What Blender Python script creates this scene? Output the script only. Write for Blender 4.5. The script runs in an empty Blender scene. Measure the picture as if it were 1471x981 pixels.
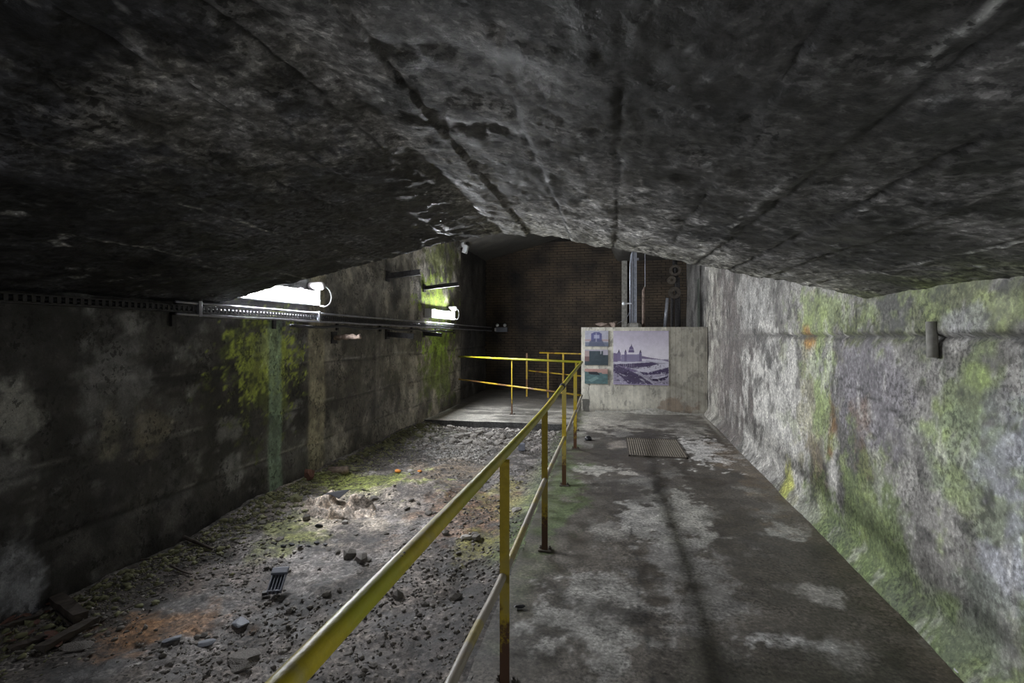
import bpy, math, random
import numpy as np
from mathutils import Vector, Matrix

# ------------------------------------------------------------------ camera, world, exposure
SC = bpy.context.scene
COL = SC.collection
F = 700.0; CX = 735.5; HZ = 480.0; EYE = 1.63
YAW = math.radians(11.3)
SA, CA = math.sin(YAW), math.cos(YAW)
cam = bpy.data.cameras.new('camera'); camo = bpy.data.objects.new('camera', cam)
COL.objects.link(camo); SC.camera = camo
cam.sensor_width = 36; cam.lens = F / 1471 * 36
cam.shift_y = -(490.5 - HZ) / 1471
cam.clip_start = 0.02
camo.location = (0, 0, EYE); camo.rotation_euler = (math.pi / 2, 0, YAW)
w = bpy.data.worlds.new('world'); SC.world = w; w.use_nodes = True
w.node_tree.nodes['Background'].inputs[0].default_value = (0.6, 0.65, 0.75, 1)
w.node_tree.nodes['Background'].inputs[1].default_value = 0.02
SC.view_settings.view_transform = 'Standard'
try: SC.view_settings.look = 'None'
except Exception: pass
SC.view_settings.exposure = 1.5
SC.view_settings.gamma = 1
SC.cycles.sample_clamp_indirect = 3.0
SC.cycles.use_denoising = True
LAMP_STRENGTH = 100.0        # the tube fittings
NEAR_STRENGTH = 22.0

rnd = random.Random(7)
# ------------------------------------------------------------------ geometry of the place
XL = -3.45                                  # left wall
def XR(y): return 1.72 + 0.03 * (y - 2.6)   # right wall, slightly splayed
VE = 3.75                                   # where the low vault ends
YB = 13.9                                   # brick wall
Y0 = -4.5                                   # wall behind the photographer
SPR = 1.90; APX = -0.83; RISE = 0.57
def vault_z(x, y):
    r = XR(np.asarray(y, float))
    zr = 1.875
    left = SPR + RISE * (x - XL) / (APX - XL)
    right = zr + (SPR + RISE - zr) * (r - x) / (r - APX)
    h = np.minimum(left, right)
    k = 0.05                                # rounded crown
    d = (left - right)
    return h - 0.12 * np.exp(-(d / 0.16) ** 2) * 0.35

# pixel of the photograph -> place on a real surface
def ray(px, py):
    u = (px - CX) / F
    return (CA * u - SA, CA + SA * u, (HZ - py) / F)
def on_floor(px, py, z=0.0):
    r = ray(px, py); d = (z - EYE) / r[2]
    return (r[0] * d, r[1] * d)
def on_x(px, py, x=XL):
    r = ray(px, py); d = x / r[0]
    return (r[1] * d, EYE + r[2] * d)       # (Y, z)
def on_right(px, py):
    r = ray(px, py); d = (1.72 - 0.078) / (r[0] - 0.03 * r[1])
    return (r[1] * d, EYE + r[2] * d)
def on_y(px, py, y):
    r = ray(px, py); d = y / r[1]
    return (r[0] * d, EYE + r[2] * d)       # (X, z)

# ------------------------------------------------------------------ noise in numpy
def _h(ix, iy, s):
    n = (ix.astype(np.int64) * 374761393 + iy.astype(np.int64) * 668265263 + s * 1442695041) & 0xffffffff
    n = ((n ^ (n >> 13)) * 1274126177) & 0xffffffff
    n = n ^ (n >> 16)
    return (n & 0xffff) / 65535.0
def vn(x, y, s=0):
    x = np.asarray(x, float); y = np.asarray(y, float)
    ix = np.floor(x); iy = np.floor(y); fx = x - ix; fy = y - iy
    fx = fx * fx * (3 - 2 * fx); fy = fy * fy * (3 - 2 * fy)
    a = _h(ix, iy, s); b = _h(ix + 1, iy, s); c = _h(ix, iy + 1, s); d = _h(ix + 1, iy + 1, s)
    return (a * (1 - fx) + b * fx) * (1 - fy) + (c * (1 - fx) + d * fx) * fy
def fbm(x, y, s=0, o=4, g=0.5):
    t = 0; a = 1; n = 0
    for i in range(o):
        t = t + a * vn(x * 2 ** i, y * 2 ** i, s + i * 17); n += a; a *= g
    return t / n
def sst(a, b, x):
    t = np.clip((x - a) / (b - a), 0, 1); return t * t * (3 - 2 * t)
def mix(c, col, m):
    m = np.clip(m, 0, 1)[..., None]
    return c * (1 - m) + np.asarray(col, float) * m
def blob(S, T, sc, tc, sr, tr, seed, rough=0.9, freq=3.0, soft=0.35):
    """irregular patch in surface coordinates"""
    d = np.sqrt(((S - sc) / sr) ** 2 + ((T - tc) / tr) ** 2)
    n = fbm(S * freq * 1.5, T * freq * 1.5, seed, 6, 0.68) - 0.5
    return sst(1.0 + soft, 1.0 - soft, d + n * rough * 4.2)

# ------------------------------------------------------------------ materials
def nmat(name):
    m = bpy.data.materials.new(name); m.use_nodes = True
    nt = m.node_tree; b = nt.nodes['Principled BSDF']
    return m, nt, b
def simple(name, col, rough=0.6, metal=0.0, noise=0.0, scale=20, bump=0.0, spec=0.5):
    m, nt, b = nmat(name)
    b.inputs['Base Color'].default_value = (*col, 1); b.inputs['Roughness'].default_value = rough
    b.inputs['Metallic'].default_value = metal
    b.inputs['Specular IOR Level'].default_value = spec
    if noise or bump:
        tc = nt.nodes.new('ShaderNodeTexCoord')
        n = nt.nodes.new('ShaderNodeTexNoise'); n.inputs['Scale'].default_value = scale; n.inputs['Detail'].default_value = 6
        nt.links.new(tc.outputs['Object'], n.inputs['Vector'])
        r = nt.nodes.new('ShaderNodeMapRange'); r.inputs['From Min'].default_value = .3; r.inputs['From Max'].default_value = .7
        r.inputs['To Min'].default_value = 1 - noise; r.inputs['To Max'].default_value = 1 + noise
        nt.links.new(n.outputs['Fac'], r.inputs['Value'])
        mx = nt.nodes.new('ShaderNodeVectorMath'); mx.operation = 'SCALE'; mx.inputs[0].default_value = col
        nt.links.new(r.outputs[0], mx.inputs['Scale']); nt.links.new(mx.outputs[0], b.inputs['Base Color'])
        if bump:
            bp = nt.nodes.new('ShaderNodeBump'); bp.inputs['Strength'].default_value = bump; bp.inputs['Distance'].default_value = .01
            nt.links.new(n.outputs['Fac'], bp.inputs['Height']); nt.links.new(bp.outputs[0], b.inputs['Normal'])
    return m
def emis(name, col, s):
    m, nt, b = nmat(name)
    b.inputs['Base Color'].default_value = (.8, .8, .8, 1)
    b.inputs['Emission Color'].default_value = (*col, 1); b.inputs['Emission Strength'].default_value = s
    return m
def surface(name, fine=45, contrast=0.45, bump=0.6, rough=(0.45, 0.85), pits=0.6, streak=(1, 1, 1), dist=0.012, fleck=0.0, spec=0.5, dark=.55, light=.6, sfine=1.0):
    """baked colour (stains and some painted light) x fine procedural grain, pits, flecks and relief"""
    m, nt, b = nmat(name); L = nt.links.new; N = nt.nodes.new
    at = N('ShaderNodeAttribute'); at.attribute_name = 'stain'
    tc = N('ShaderNodeTexCoord'); mp = N('ShaderNodeMapping'); mp.inputs['Scale'].default_value = streak
    L(tc.outputs['Object'], mp.inputs['Vector'])
    n1 = N('ShaderNodeTexNoise'); n1.inputs['Scale'].default_value = fine; n1.inputs['Detail'].default_value = 8; n1.inputs['Roughness'].default_value = .7
    n2 = N('ShaderNodeTexNoise'); n2.inputs['Scale'].default_value = fine / 6; n2.inputs['Detail'].default_value = 9; n2.inputs['Roughness'].default_value = .65
    n3 = N('ShaderNodeTexVoronoi'); n3.inputs['Scale'].default_value = fine * .55
    for n in (n1, n2): L(mp.outputs[0], n.inputs['Vector'])
    wv = N('ShaderNodeVectorMath'); wv.operation = 'ADD'
    sc = N('ShaderNodeVectorMath'); sc.operation = 'SCALE'; sc.inputs['Scale'].default_value = .12
    L(n2.outputs['Color'], sc.inputs[0]); L(mp.outputs[0], wv.inputs[0]); L(sc.outputs[0], wv.inputs[1]); L(wv.outputs[0], n3.inputs['Vector'])
    def mr(src, a, c, d, e):
        r = N('ShaderNodeMapRange'); r.inputs['From Min'].default_value = a; r.inputs['From Max'].default_value = c
        r.inputs['To Min'].default_value = d; r.inputs['To Max'].default_value = e; L(src, r.inputs['Value']); return r.outputs[0]
    def mm(op, a, c):
        x = N('ShaderNodeMath'); x.operation = op
        for i, v in enumerate((a, c)):
            if isinstance(v, (int, float)): x.inputs[i].default_value = v
            else: L(v, x.inputs[i])
        return x.outputs[0]
    g1 = mr(n1.outputs['Fac'], .40, .60, 1 - contrast, 1 + contrast)
    g2 = mr(n2.outputs['Fac'], .41, .59, 1 - contrast, 1 + contrast)
    pit = mr(n3.outputs['Distance'], .05, .3, 1 - pits, 1)
    n4 = N('ShaderNodeTexNoise'); n4.inputs['Scale'].default_value = fine * .35; n4.inputs['Detail'].default_value = 2
    L(mp.outputs[0], n4.inputs['Vector'])
    pm = mr(n4.outputs['Fac'], .5, .6, 0, 1)                     # pits come in clusters
    pit = mm('ADD', mm('MULTIPLY', pit, pm), mm('SUBTRACT', 1.0, pm))
    g = mm('MULTIPLY', mm('MULTIPLY', g1, g2), pit)
    n6 = N('ShaderNodeTexNoise'); n6.inputs['Scale'].default_value = fine * sfine; n6.inputs['Detail'].default_value = 3; n6.inputs['Roughness'].default_value = .6
    n7 = N('ShaderNodeTexNoise'); n7.inputs['Scale'].default_value = fine * .11; n7.inputs['Detail'].default_value = 5; n7.inputs['Roughness'].default_value = .65
    L(mp.outputs[0], n6.inputs['Vector']); L(mp.outputs[0], n7.inputs['Vector'])
    cl = mr(n7.outputs['Fac'], .44, .56, 0.25, 1)
    dk = mm('SUBTRACT', 1.0, mm('MULTIPLY', mr(n6.outputs['Fac'], .52, .57, 0, dark), cl))
    lt = mm('ADD', 1.0, mm('MULTIPLY', mr(n6.outputs['Fac'], .42, .37, 0, light), mr(n7.outputs['Fac'], .50, .62, 1, .2)))
    g = mm('MULTIPLY', g, mm('MULTIPLY', dk, lt))
    if fleck:
        n5 = N('ShaderNodeTexVoronoi'); n5.inputs['Scale'].default_value = fine * .3; L(wv.outputs[0], n5.inputs['Vector'])
        fl = mr(n5.outputs['Distance'], .10, .16, fleck, 0)
        g = mm('ADD', g, mm('MULTIPLY', fl, mr(n4.outputs['Fac'], .45, .55, 1, 0)))
    vm = N('ShaderNodeVectorMath'); vm.operation = 'SCALE'
    L(at.outputs['Color'], vm.inputs[0]); L(g, vm.inputs['Scale']); L(vm.outputs[0], b.inputs['Base Color'])
    L(mr(n2.outputs['Fac'], .35, .65, rough[0], rough[1]), b.inputs['Roughness'])
    b.inputs['Specular IOR Level'].default_value = spec
    h = mm('ADD', mm('MULTIPLY', n1.outputs['Fac'], .35), mm('ADD', n2.outputs['Fac'], mm('MULTIPLY', pit, .5)))
    bp = N('ShaderNodeBump'); bp.inputs['Strength'].default_value = bump; bp.inputs['Distance'].default_value = dist
    L(h, bp.inputs['Height']); L(bp.outputs[0], b.inputs['Normal'])
    return m

M = {}
M['ceiling'] = surface('vault_concrete', 26, .5, .9, (.4, .8), .75, (1, 1, 1), .016, fleck=.9, dark=.8, light=1.0, sfine=1.2)
M['left'] = surface('left_wall_concrete', 34, .4, .8, (.35, .8), .6, (1, 1, .8), .012, fleck=.8, dark=.75, light=.9)
M['right'] = surface('right_wall_concrete', 30, .26, .5, (.5, .9), .6, (1, 1, .9), .010, fleck=.3, dark=.5, light=.45, sfine=1.5)
M['floor'] = surface('walkway_concrete', 36, .26, .4, (.35, .7), .4, (1, 1, 1), .006, fleck=.15, dark=.45, light=.4, sfine=1.4)
M['dirt'] = surface('dirt_and_silt', 30, .45, .9, (.6, .95), .5, (1, 1, 1), .014, fleck=.9, dark=.6, light=.8, sfine=1.6)
M['block'] = surface('block_concrete', 34, .16, .4, (.6, .9), .35, (1, 1, .5), .005, dark=.3, light=.2)
M['print'] = surface('photo_print', 60, .05, .0, (.35, .4), .0, dark=0.0, light=0.0)
M['grey_conc'] = simple('pale_concrete', (.32, .31, .28), .8, 0, .35, 18, .5)
M['galv'] = simple('galvanised_steel', (.42, .44, .50), .45, .5, .25, 30, .2)
M['darksteel'] = simple('sooty_steel', (.045, .043, .045), .55, .3, .4, 30, .4)
M['rust'] = simple('rusty_crust', (.23, .175, .145), .9, 0, .45, 25, .8)
M['cable'] = simple('black_cable', (.03, .03, .035), .4)
M['conduit'] = simple('grey_conduit', (.34, .34, .38), .3, .4, .3, 10, .1)
M['white'] = simple('white_plastic', (.62, .62, .62), .4)
M['mortar'] = simple('old_mortar', (.018, .016, .014), .95, 0, .4, 20, .6)
M['stone'] = simple('rubble_stone', (.17, .155, .14), .9, 0, .5, 14, .7)
M['palestone'] = simple('pale_rubble', (.44, .41, .38), .9, 0, .35, 14, .7)
M['slate'] = simple('grey_slate', (.20, .21, .24), .6, 0, .25, 12, .3)
M['moss_stone'] = simple('mossy_stone', (.2, .2, .11), .9, 0, .45, 14, .7)
M['wood'] = simple('wet_timber', (.075, .06, .05), .6, 0, .5, 16, .6)
M['blackplastic'] = simple('black_plastic', (.02, .02, .024), .35)
M['greyplastic'] = simple('grey_plastic', (.17, .18, .22), .5, 0, .15, 30, .1)
M['orange'] = simple('orange_peel', (.75, .28, .05), .5, 0, .2, 20, .1)
M['cloth'] = simple('dirty_cloth', (.33, .28, .23), .95, 0, .35, 20, .7)
M['dry_leaf'] = simple('dry_brown_leaf', (.20, .10, .075), .8, 0, .35, 30, .5)
M['iron'] = simple('dark_drain_iron', (.11, .095, .08), .6, .3, .4, 20, .4)
M['grate'] = simple('worn_grate', (.30, .265, .22), .7, .2, .4, 30, .4)
M['sheet'] = simple('dull_black_sheet', (.035, .035, .04), .9)
M['glass'] = simple('frosted_glass', (.75, .78, .8), .2)

def paint_mat(name, base, worn, wornamt, rustz=None, green=None):
    """chipped paint: base coat, worn undercoat in patches, rust rising from the foot"""
    m, nt, b = nmat(name); L = nt.links.new; N = nt.nodes.new
    tc = N('ShaderNodeNewGeometry')
    n = N('ShaderNodeTexNoise'); n.inputs['Scale'].default_value = 22; n.inputs['Detail'].default_value = 7; n.inputs['Roughness'].default_value = .7
    n2 = N('ShaderNodeTexNoise'); n2.inputs['Scale'].default_value = 3.2; n2.inputs['Detail'].default_value = 5
    L(tc.outputs['Position'], n.inputs['Vector']); L(tc.outputs['Position'], n2.inputs['Vector'])
    def mr(src, a, c, d, e):
        r = N('ShaderNodeMapRange'); r.inputs['From Min'].default_value = a; r.inputs['From Max'].default_value = c
        r.inputs['To Min'].default_value = d; r.inputs['To Max'].default_value = e; L(src, r.inputs['Value']); return r.outputs[0]
    def mixc(f, a, c):
        x = N('ShaderNodeMix'); x.data_type = 'RGBA'; L(f, x.inputs['Factor'])
        for i, v in ((6, a), (7, c)):
            if isinstance(v, tuple): x.inputs[i].default_value = (*v, 1)
            else: L(v, x.inputs[i])
        return x.outputs[2]
    c = mixc(mr(n.outputs['Fac'], .35, .65, 0, 1), tuple(v * .7 for v in base), base)
    if green: c = mixc(mr(n2.outputs['Fac'], .4, .55, 0, .8), c, green)
    c = mixc(mr(n2.outputs['Fac'], wornamt + .06, wornamt, 0, 1), c, worn)
    c = mixc(mr(n.outputs['Fac'], .645, .67, 0, 1), c, (.035, .022, .015))
    if rustz:
        sp = N('ShaderNodeSeparateXYZ'); L(tc.outputs['Position'], sp.inputs[0])
        ad = N('ShaderNodeMath'); ad.operation = 'ADD'; L(sp.outputs['Z'], ad.inputs[0]); L(mr(n.outputs['Fac'], .3, .7, -.15, .15), ad.inputs[1])
        c = mixc(mr(ad.outputs[0], rustz, rustz * .6, 0, 1), c, (.085, .04, .02))
    L(c, b.inputs['Base Color']); b.inputs['Roughness'].default_value = .42
    bp = N('ShaderNodeBump'); bp.inputs['Strength'].default_value = .5; bp.inputs['Distance'].default_value = .004
    L(n.outputs['Fac'], bp.inputs['Height']); L(bp.outputs[0], b.inputs['Normal'])
    return m
M['yellow'] = paint_mat('chipped_yellow_paint', (.62, .50, .03), (.42, .38, .22), .28, None, (.40, .42, .02))
M['yellow_worn'] = paint_mat('worn_yellow_paint', (.46, .38, .14), (.34, .30, .24), .50)
M['yellow_post'] = paint_mat('yellow_post_paint', (.46, .34, .03), (.34, .27, .07), .40, .34, None)
M['yellow_far'] = paint_mat('rusty_yellow_paint', (.55, .36, .03), (.20, .10, .04), .42)

mb_, ntb, bb = nmat('brick')
oi = ntb.nodes.new('ShaderNodeObjectInfo'); geo = ntb.nodes.new('ShaderNodeNewGeometry')
nb = ntb.nodes.new('ShaderNodeTexNoise'); nb.inputs['Scale'].default_value = 1.3; nb.inputs['Detail'].default_value = 6
ntb.links.new(geo.outputs['Position'], nb.inputs['Vector'])
rp = ntb.nodes.new('ShaderNodeValToRGB'); rp.color_ramp.elements[0].color = (.016, .015, .0145, 1); rp.color_ramp.elements[1].color = (.13, .095, .062, 1)
rp.color_ramp.elements[0].position = .3; rp.color_ramp.elements[1].position = .75
ntb.links.new(nb.outputs['Fac'], rp.inputs[0]); ntb.links.new(rp.outputs[0], bb.inputs['Base Color']); bb.inputs['Roughness'].default_value = .85
M['brick'] = mb_

# ------------------------------------------------------------------ mesh helpers
class MB:
    def __init__(s): s.v = []; s.f = []
    def add(s, vs, fs):
        k = len(s.v); s.v += [tuple(v) for v in vs]; s.f += [tuple(i + k for i in f) for f in fs]; return s
    def box(s, c, d, rot=None):
        vs = [Vector((x * d[0] / 2, y * d[1] / 2, z * d[2] / 2)) for x in (-1, 1) for y in (-1, 1) for z in (-1, 1)]
        if rot is not None: vs = [rot @ v for v in vs]
        vs = [v + Vector(c) for v in vs]
        return s.add(vs, [(0, 1, 3, 2), (4, 6, 7, 5), (0, 4, 5, 1), (2, 3, 7, 6), (0, 2, 6, 4), (1, 5, 7, 3)])
    def tube(s, pts, r, n=12, cap=True):
        pts = [Vector(p) for p in pts]; rr = r if isinstance(r, (list, tuple)) else [r] * len(pts)
        rings = []; up = None
        for i, p in enumerate(pts):
            t = (pts[min(i + 1, len(pts) - 1)] - pts[max(i - 1, 0)]).normalized()
            if up is None:
                up = Vector((0, 0, 1)) if abs(t.z) < .9 else Vector((1, 0, 0))
            a = t.cross(up).normalized(); b = a.cross(t).normalized(); up = b
            rings.append([p + a * math.cos(2 * math.pi * k / n) * rr[i] + b * math.sin(2 * math.pi * k / n) * rr[i] for k in range(n)])
        vs = [v for r_ in rings for v in r_]; fs = []
        for i in range(len(pts) - 1):
            for k in range(n):
                fs.append((i * n + k, i * n + (k + 1) % n, (i + 1) * n + (k + 1) % n, (i + 1) * n + k))
        if cap:
            fs.append(tuple(range(n))[::-1]); fs.append(tuple((len(pts) - 1) * n + k for k in range(n)))
        return s.add(vs, fs)
    def lathe(s, c, prof, n=20, rot=None):
        vs = []; fs = []
        for (r, z) in prof:
            for k in range(n):
                v = Vector((r * math.cos(2 * math.pi * k / n), r * math.sin(2 * math.pi * k / n), z))
                if rot is not None: v = rot @ v
                vs.append(v + Vector(c))
        m = len(prof)
        for i in range(m - 1):
            for k in range(n): fs.append((i * n + k, i * n + (k + 1) % n, (i + 1) * n + (k + 1) % n, (i + 1) * n + k))
        fs.append(tuple(range(n))[::-1]); fs.append(tuple((m - 1) * n + k for k in range(n)))
        return s.add(vs, fs)
    def prism(s, poly, o, ax, ay, az, depth):
        o = Vector(o); ax = Vector(ax); ay = Vector(ay); az = Vector(az); n = len(poly)
        vs = [o + ax * p[0] + ay * p[1] for p in poly] + [o + ax * p[0] + ay * p[1] + az * depth for p in poly]
        return s.add(vs, [tuple(range(n))[::-1], tuple(range(n, 2 * n))] + [(k, (k + 1) % n, n + (k + 1) % n, n + k) for k in range(n)])
    def mesh(s, name, mat, smooth=False):
        me = bpy.data.meshes.new(name); me.from_pydata(s.v, [], s.f); me.materials.append(mat)
        if smooth: me.polygons.foreach_set('use_smooth', [True] * len(me.polygons))
        me.update(); return me
    def build(s, name, mat, parent=None, smooth=False, bevel=0):
        me = s.mesh(name, mat, smooth); o = bpy.data.objects.new(name, me); COL.objects.link(o)
        if parent: link(o, parent)
        if bevel:
            b = o.modifiers.new('bevel', 'BEVEL'); b.width = bevel; b.segments = 2; b.limit_method = 'ANGLE'
        return o
def link(o, parent):
    o.parent = parent; o.matrix_parent_inverse = Matrix.Translation(-Vector(parent.location)) if parent.type == 'EMPTY' else Matrix.Identity(4)
def tag(o, label=None, cat=None, group=None, kind=None):
    if label: o['label'] = label
    if cat: o['category'] = cat
    if group: o['group'] = group
    if kind: o['kind'] = kind
    return o
def thing(name, loc, label, cat, group=None):
    o = bpy.data.objects.new(name, None); COL.objects.link(o); o.location = loc; o.empty_display_size = .1
    return tag(o, label, cat, group)
def grid(name, P, C, mat, flip=False, parent=None, kind='structure', smooth=True):
    nu, nv = P.shape[:2]
    me = bpy.data.meshes.new(name); idx = np.arange(nu * nv).reshape(nu, nv)
    q = np.stack([idx[:-1, :-1], idx[1:, :-1], idx[1:, 1:], idx[:-1, 1:]], -1).reshape(-1, 4)
    if flip: q = q[:, ::-1]
    me.vertices.add(nu * nv); me.vertices.foreach_set('co', P.reshape(-1).astype(np.float32))
    me.loops.add(q.size); me.loops.foreach_set('vertex_index', q.reshape(-1).astype(np.int32))
    me.polygons.add(len(q)); me.polygons.foreach_set('loop_start', np.arange(0, q.size, 4, dtype=np.int32))
    me.update(calc_edges=True)
    a = me.color_attributes.new('stain', 'FLOAT_COLOR', 'POINT')  # holds stain colours, with painted light and shade mixed in
    c4 = np.ones((nu * nv, 4), np.float32); c4[:, :3] = np.clip(C.reshape(-1, 3), 0, 1); a.data.foreach_set('color', c4.reshape(-1))
    me.polygons.foreach_set('use_smooth', np.full(len(q), smooth))
    me.materials.append(mat)
    o = bpy.data.objects.new(name, me); COL.objects.link(o)
    if kind: o['kind'] = kind
    if parent: link(o, parent)
    return o
def mesh_grid(a, b, da, db):
    A = np.linspace(a[0], a[1], int(round((a[1] - a[0]) / da)) + 1); B = np.linspace(b[0], b[1], int(round((b[1] - b[0]) / db)) + 1)
    return np.meshgrid(A, B, indexing='ij')

# ------------------------------------------------------------------ structure: LEFT WALL
Y, Z = mesh_grid((Y0, 14.1), (-.3, 4.6), .028, .022)
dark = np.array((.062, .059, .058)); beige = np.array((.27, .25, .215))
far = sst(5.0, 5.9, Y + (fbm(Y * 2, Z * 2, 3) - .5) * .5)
C = dark[None, None] * (1 - far[..., None]) + beige * far[..., None]  # sooty near part; shade from grazing light and tray painted in
mott = fbm(Y * 1.6, Z * 1.3, 11, 6, .62); C = C * (0.45 + 1.25 * sst(.33, .67, mott))[..., None]
strk = fbm(Y * 7, Z * .6, 21, 4); C = C * (.6 + .8 * strk)[..., None]
C = mix(C, (.30, .30, .30), sst(.58, .66, fbm(Y * 2.3, Z * 2.6, 31, 6, .65)) * .5 * (1 - far))
C = mix(C, (.02, .019, .02), sst(.60, .70, fbm(Y * 1.9, Z * 2.2, 41, 6, .65)) * .8 * (1 - far * .5))
# lift joints of the pours
for zj, wj in ((1.28, .012), (.78, .012), (.33, .008), (2.62, .01)):
    C = mix(C, (.03, .03, .03), np.exp(-((Z - zj - (fbm(Y * 2, Z * 0, 5) - .5) * .05) / wj) ** 2) * .7)
    C = mix(C, (.38, .37, .36), np.exp(-((Z - zj - .03 - (fbm(Y * 2, Z * 0, 5) - .5) * .05) / .012) ** 2) * sst(.5, .6, fbm(Y * 5, Z * 3, 9)) * .6)
def lw(px0, py0, px1, py1):
    ya, za = on_x(px0, (py0 + py1) / 2); yb, zb = on_x(px1, (py0 + py1) / 2)
    _, zt = on_x((px0 + px1) / 2, py0); _, zb2 = on_x((px0 + px1) / 2, py1)
    return (ya + yb) / 2, (zt + zb2) / 2, abs(yb - ya) / 2, abs(zt - zb2) / 2
def st(C, S, T, rect, col, amt, seed, rough=.9, freq=3., soft=.35):
    return mix(C, col, blob(S, T, *rect, seed, rough, freq, soft) * amt)
C = st(C, Y, Z, lw(0, 560, 45, 660), (.42, .42, .40), .8, 51)
C = st(C, Y, Z, lw(130, 500, 215, 610), (.30, .30, .31), .55, 52)
C = st(C, Y, Z, lw(140, 590, 170, 660), (.33, .31, .25), .8, 53, .5)
C = st(C, Y, Z, lw(160, 455, 205, 490), (.32, .32, .32), .7, 54)
C = st(C, Y, Z, lw(0, 800, 60, 900), (.38, .39, .43), .8, 55)  # bluish light on the near wall foot, painted into the colour
C = st(C, Y, Z, lw(325, 660, 350, 700), (.4, .4, .4), .5, 56)
C = st(C, Y, Z, lw(195, 590, 235, 640), (.25, .22, .16), .6, 57)
C = st(C, Y, Z, lw(90, 640, 260, 740), (.02, .02, .022), .7, 58)
C = st(C, Y, Z, lw(470, 360, 500, 420), (.36, .33, .27), .6, 59)
C = st(C, Y, Z, lw(480, 395, 560, 470), (.10, .10, .10), .6, 60)
# green growth below the first fitting, and round the second one
C = st(C, Y, Z, lw(335, 465, 420, 600), (.14, .17, .045), .7, 61, 1.1, 5)
C = st(C, Y, Z, lw(348, 470, 420, 560), (.40, .47, .09), .95, 62, 1.2, 13, .3)
C = st(C, Y, Z, lw(372, 480, 402, 530), (.50, .58, .25), .7, 69, .9, 14, .3)
C = st(C, Y, Z, lw(608, 405, 650, 470), (.32, .42, .07), .9, 63, .9, 4, .2)
C = st(C, Y, Z, lw(612, 470, 648, 525), (.36, .52, .08), .95, 64, .9, 5, .2)
C = st(C, Y, Z, lw(612, 500, 650, 575), (.18, .24, .06), .8, 65, 1)
C = st(C, Y, Z, lw(608, 345, 656, 392), (.20, .22, .08), .75, 66, 1)
# pale washed bands of mineral running down the wall
for (pa, pb, col, a, zt) in ((386, 404, (.26, .37, .27), .8, 1.78), (444, 466, (.42, .38, .27), .85, 4), (575, 588, (.36, .34, .28), .5, 4), (540, 552, (.4, .38, .33), .3, 4)):
    ya = on_x(pa, 500)[0]; yb = on_x(pb, 500)[0]; ym = (ya + yb) / 2; hw = (yb - ya) / 2
    wob = (fbm(Z * 3, Z * 0, 71) - .5) * .05
    C = mix(C, col, sst(hw * 1.25, hw * .75, np.abs(Y - ym + wob)) * a * (Z < zt) * (.65 + .5 * fbm(Y * 9, Z * 3, 72)))
C = mix(C, (.05, .05, .055), sst(11.0, 11.15, Y) * .8)  # shade past the step, painted into the wall colour
X = np.full_like(Y, XL) + (fbm(Y * 1.5, Z * 1.5, 81, 3) - .5) * .035 + (fbm(Y * 12, Z * 12, 82, 3) - .5) * .012
for zj in (1.28, .78, .33): X = X - .012 * np.exp(-((Z - zj) / .02) ** 2)
X = X - .12 * sst(11.08, 11.12, Y)
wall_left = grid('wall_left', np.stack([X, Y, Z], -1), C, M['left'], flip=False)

# ------------------------------------------------------------------ RIGHT WALL
Y, Z = mesh_grid((Y0, 14.1), (-.1, 4.6), .025, .022)
C = np.ones(Y.shape + (3,)) * np.array((.235, .225, .21))
mott = fbm(Y * 1.5, Z * 1.5, 111, 6, .62); C = C * (.5 + .95 * sst(.33, .67, mott))[..., None]
C = C * (.8 + .4 * fbm(Y * 5, Z * .7, 121, 4))[..., None]
def rw(px0, py0, px1, py1):
    pm = (py0 + py1) / 2; xm = (px0 + px1) / 2
    ya = on_right(px0, pm)[0]; yb = on_right(px1, pm)[0]; zt = on_right(xm, py0)[1]; zb = on_right(xm, py1)[1]
    return (ya + yb) / 2, (zt + zb) / 2, abs(yb - ya) / 2, abs(zt - zb) / 2
R = lambda *a, **k: st(C, Y, Z, rw(*a[:4]), *a[4:], **k)
C = R(1014, 395, 1040, 640, (.50, .48, .42), .7, 131, .5, 2)
C = R(1022, 400, 1082, 660, (.17, .15, .14), .85, 132, .8, 2)
C = R(1065, 395, 1110, 480, (.40, .39, .37), .7, 133, .6)
C = R(1078, 500, 1160, 680, (.62, .60, .56), .85, 134, .9, 2)
C = R(1150, 460, 1195, 720, (.36, .34, .22), .7, 135, .9)
C = R(1150, 410, 1235, 480, (.27, .33, .14), .75, 136, .9)
C = R(1165, 480, 1200, 620, (.32, .40, .18), .75, 137, 1.0)
C = R(1190, 488, 1325, 650, (.235, .22, .235), .9, 138, .5, 2, soft=.15)
C = R(1190, 560, 1202, 655, (.20, .11, .045), .85, 139, .7)
C = R(1225, 600, 1262, 690, (.18, .12, .08), .6, 140, .9)
C = R(1155, 470, 1168, 500, (.5, .26, .06), .8, 141, .8)
C = R(1128, 665, 1142, 712, (.5, .5, .12), .85, 142, .6)
C = R(1160, 640, 1185, 700, (.18, .13, .07), .5, 143, .9)
C = R(1235, 405, 1460, 482, (.13, .15, .06), .8, 144, 1.1)
C = R(1270, 410, 1310, 475, (.10, .095, .10), .8, 145, 1)
C = R(1400, 425, 1471, 470, (.42, .48, .20), .7, 146, 1.2)
C = R(1360, 450, 1420, 480, (.36, .36, .36), .7, 147, 1)
C = R(1320, 490, 1471, 530, (.13, .125, .11), .75, 148, .8)
C = R(1330, 520, 1420, 620, (.20, .25, .10), .7, 149, 1.1)
C = R(1390, 530, 1420, 565, (.38, .48, .16), .8, 150, .7)
C = R(1330, 590, 1440, 740, (.30, .36, .22), .7, 151, .9)
C = R(1430, 570, 1500, 640, (.17, .17, .19), .7, 152, .9)
C = R(1390, 640, 1520, 860, (.52, .53, .58), .75, 153, .6)  # bluish light on the near end of the wall, painted in
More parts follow.
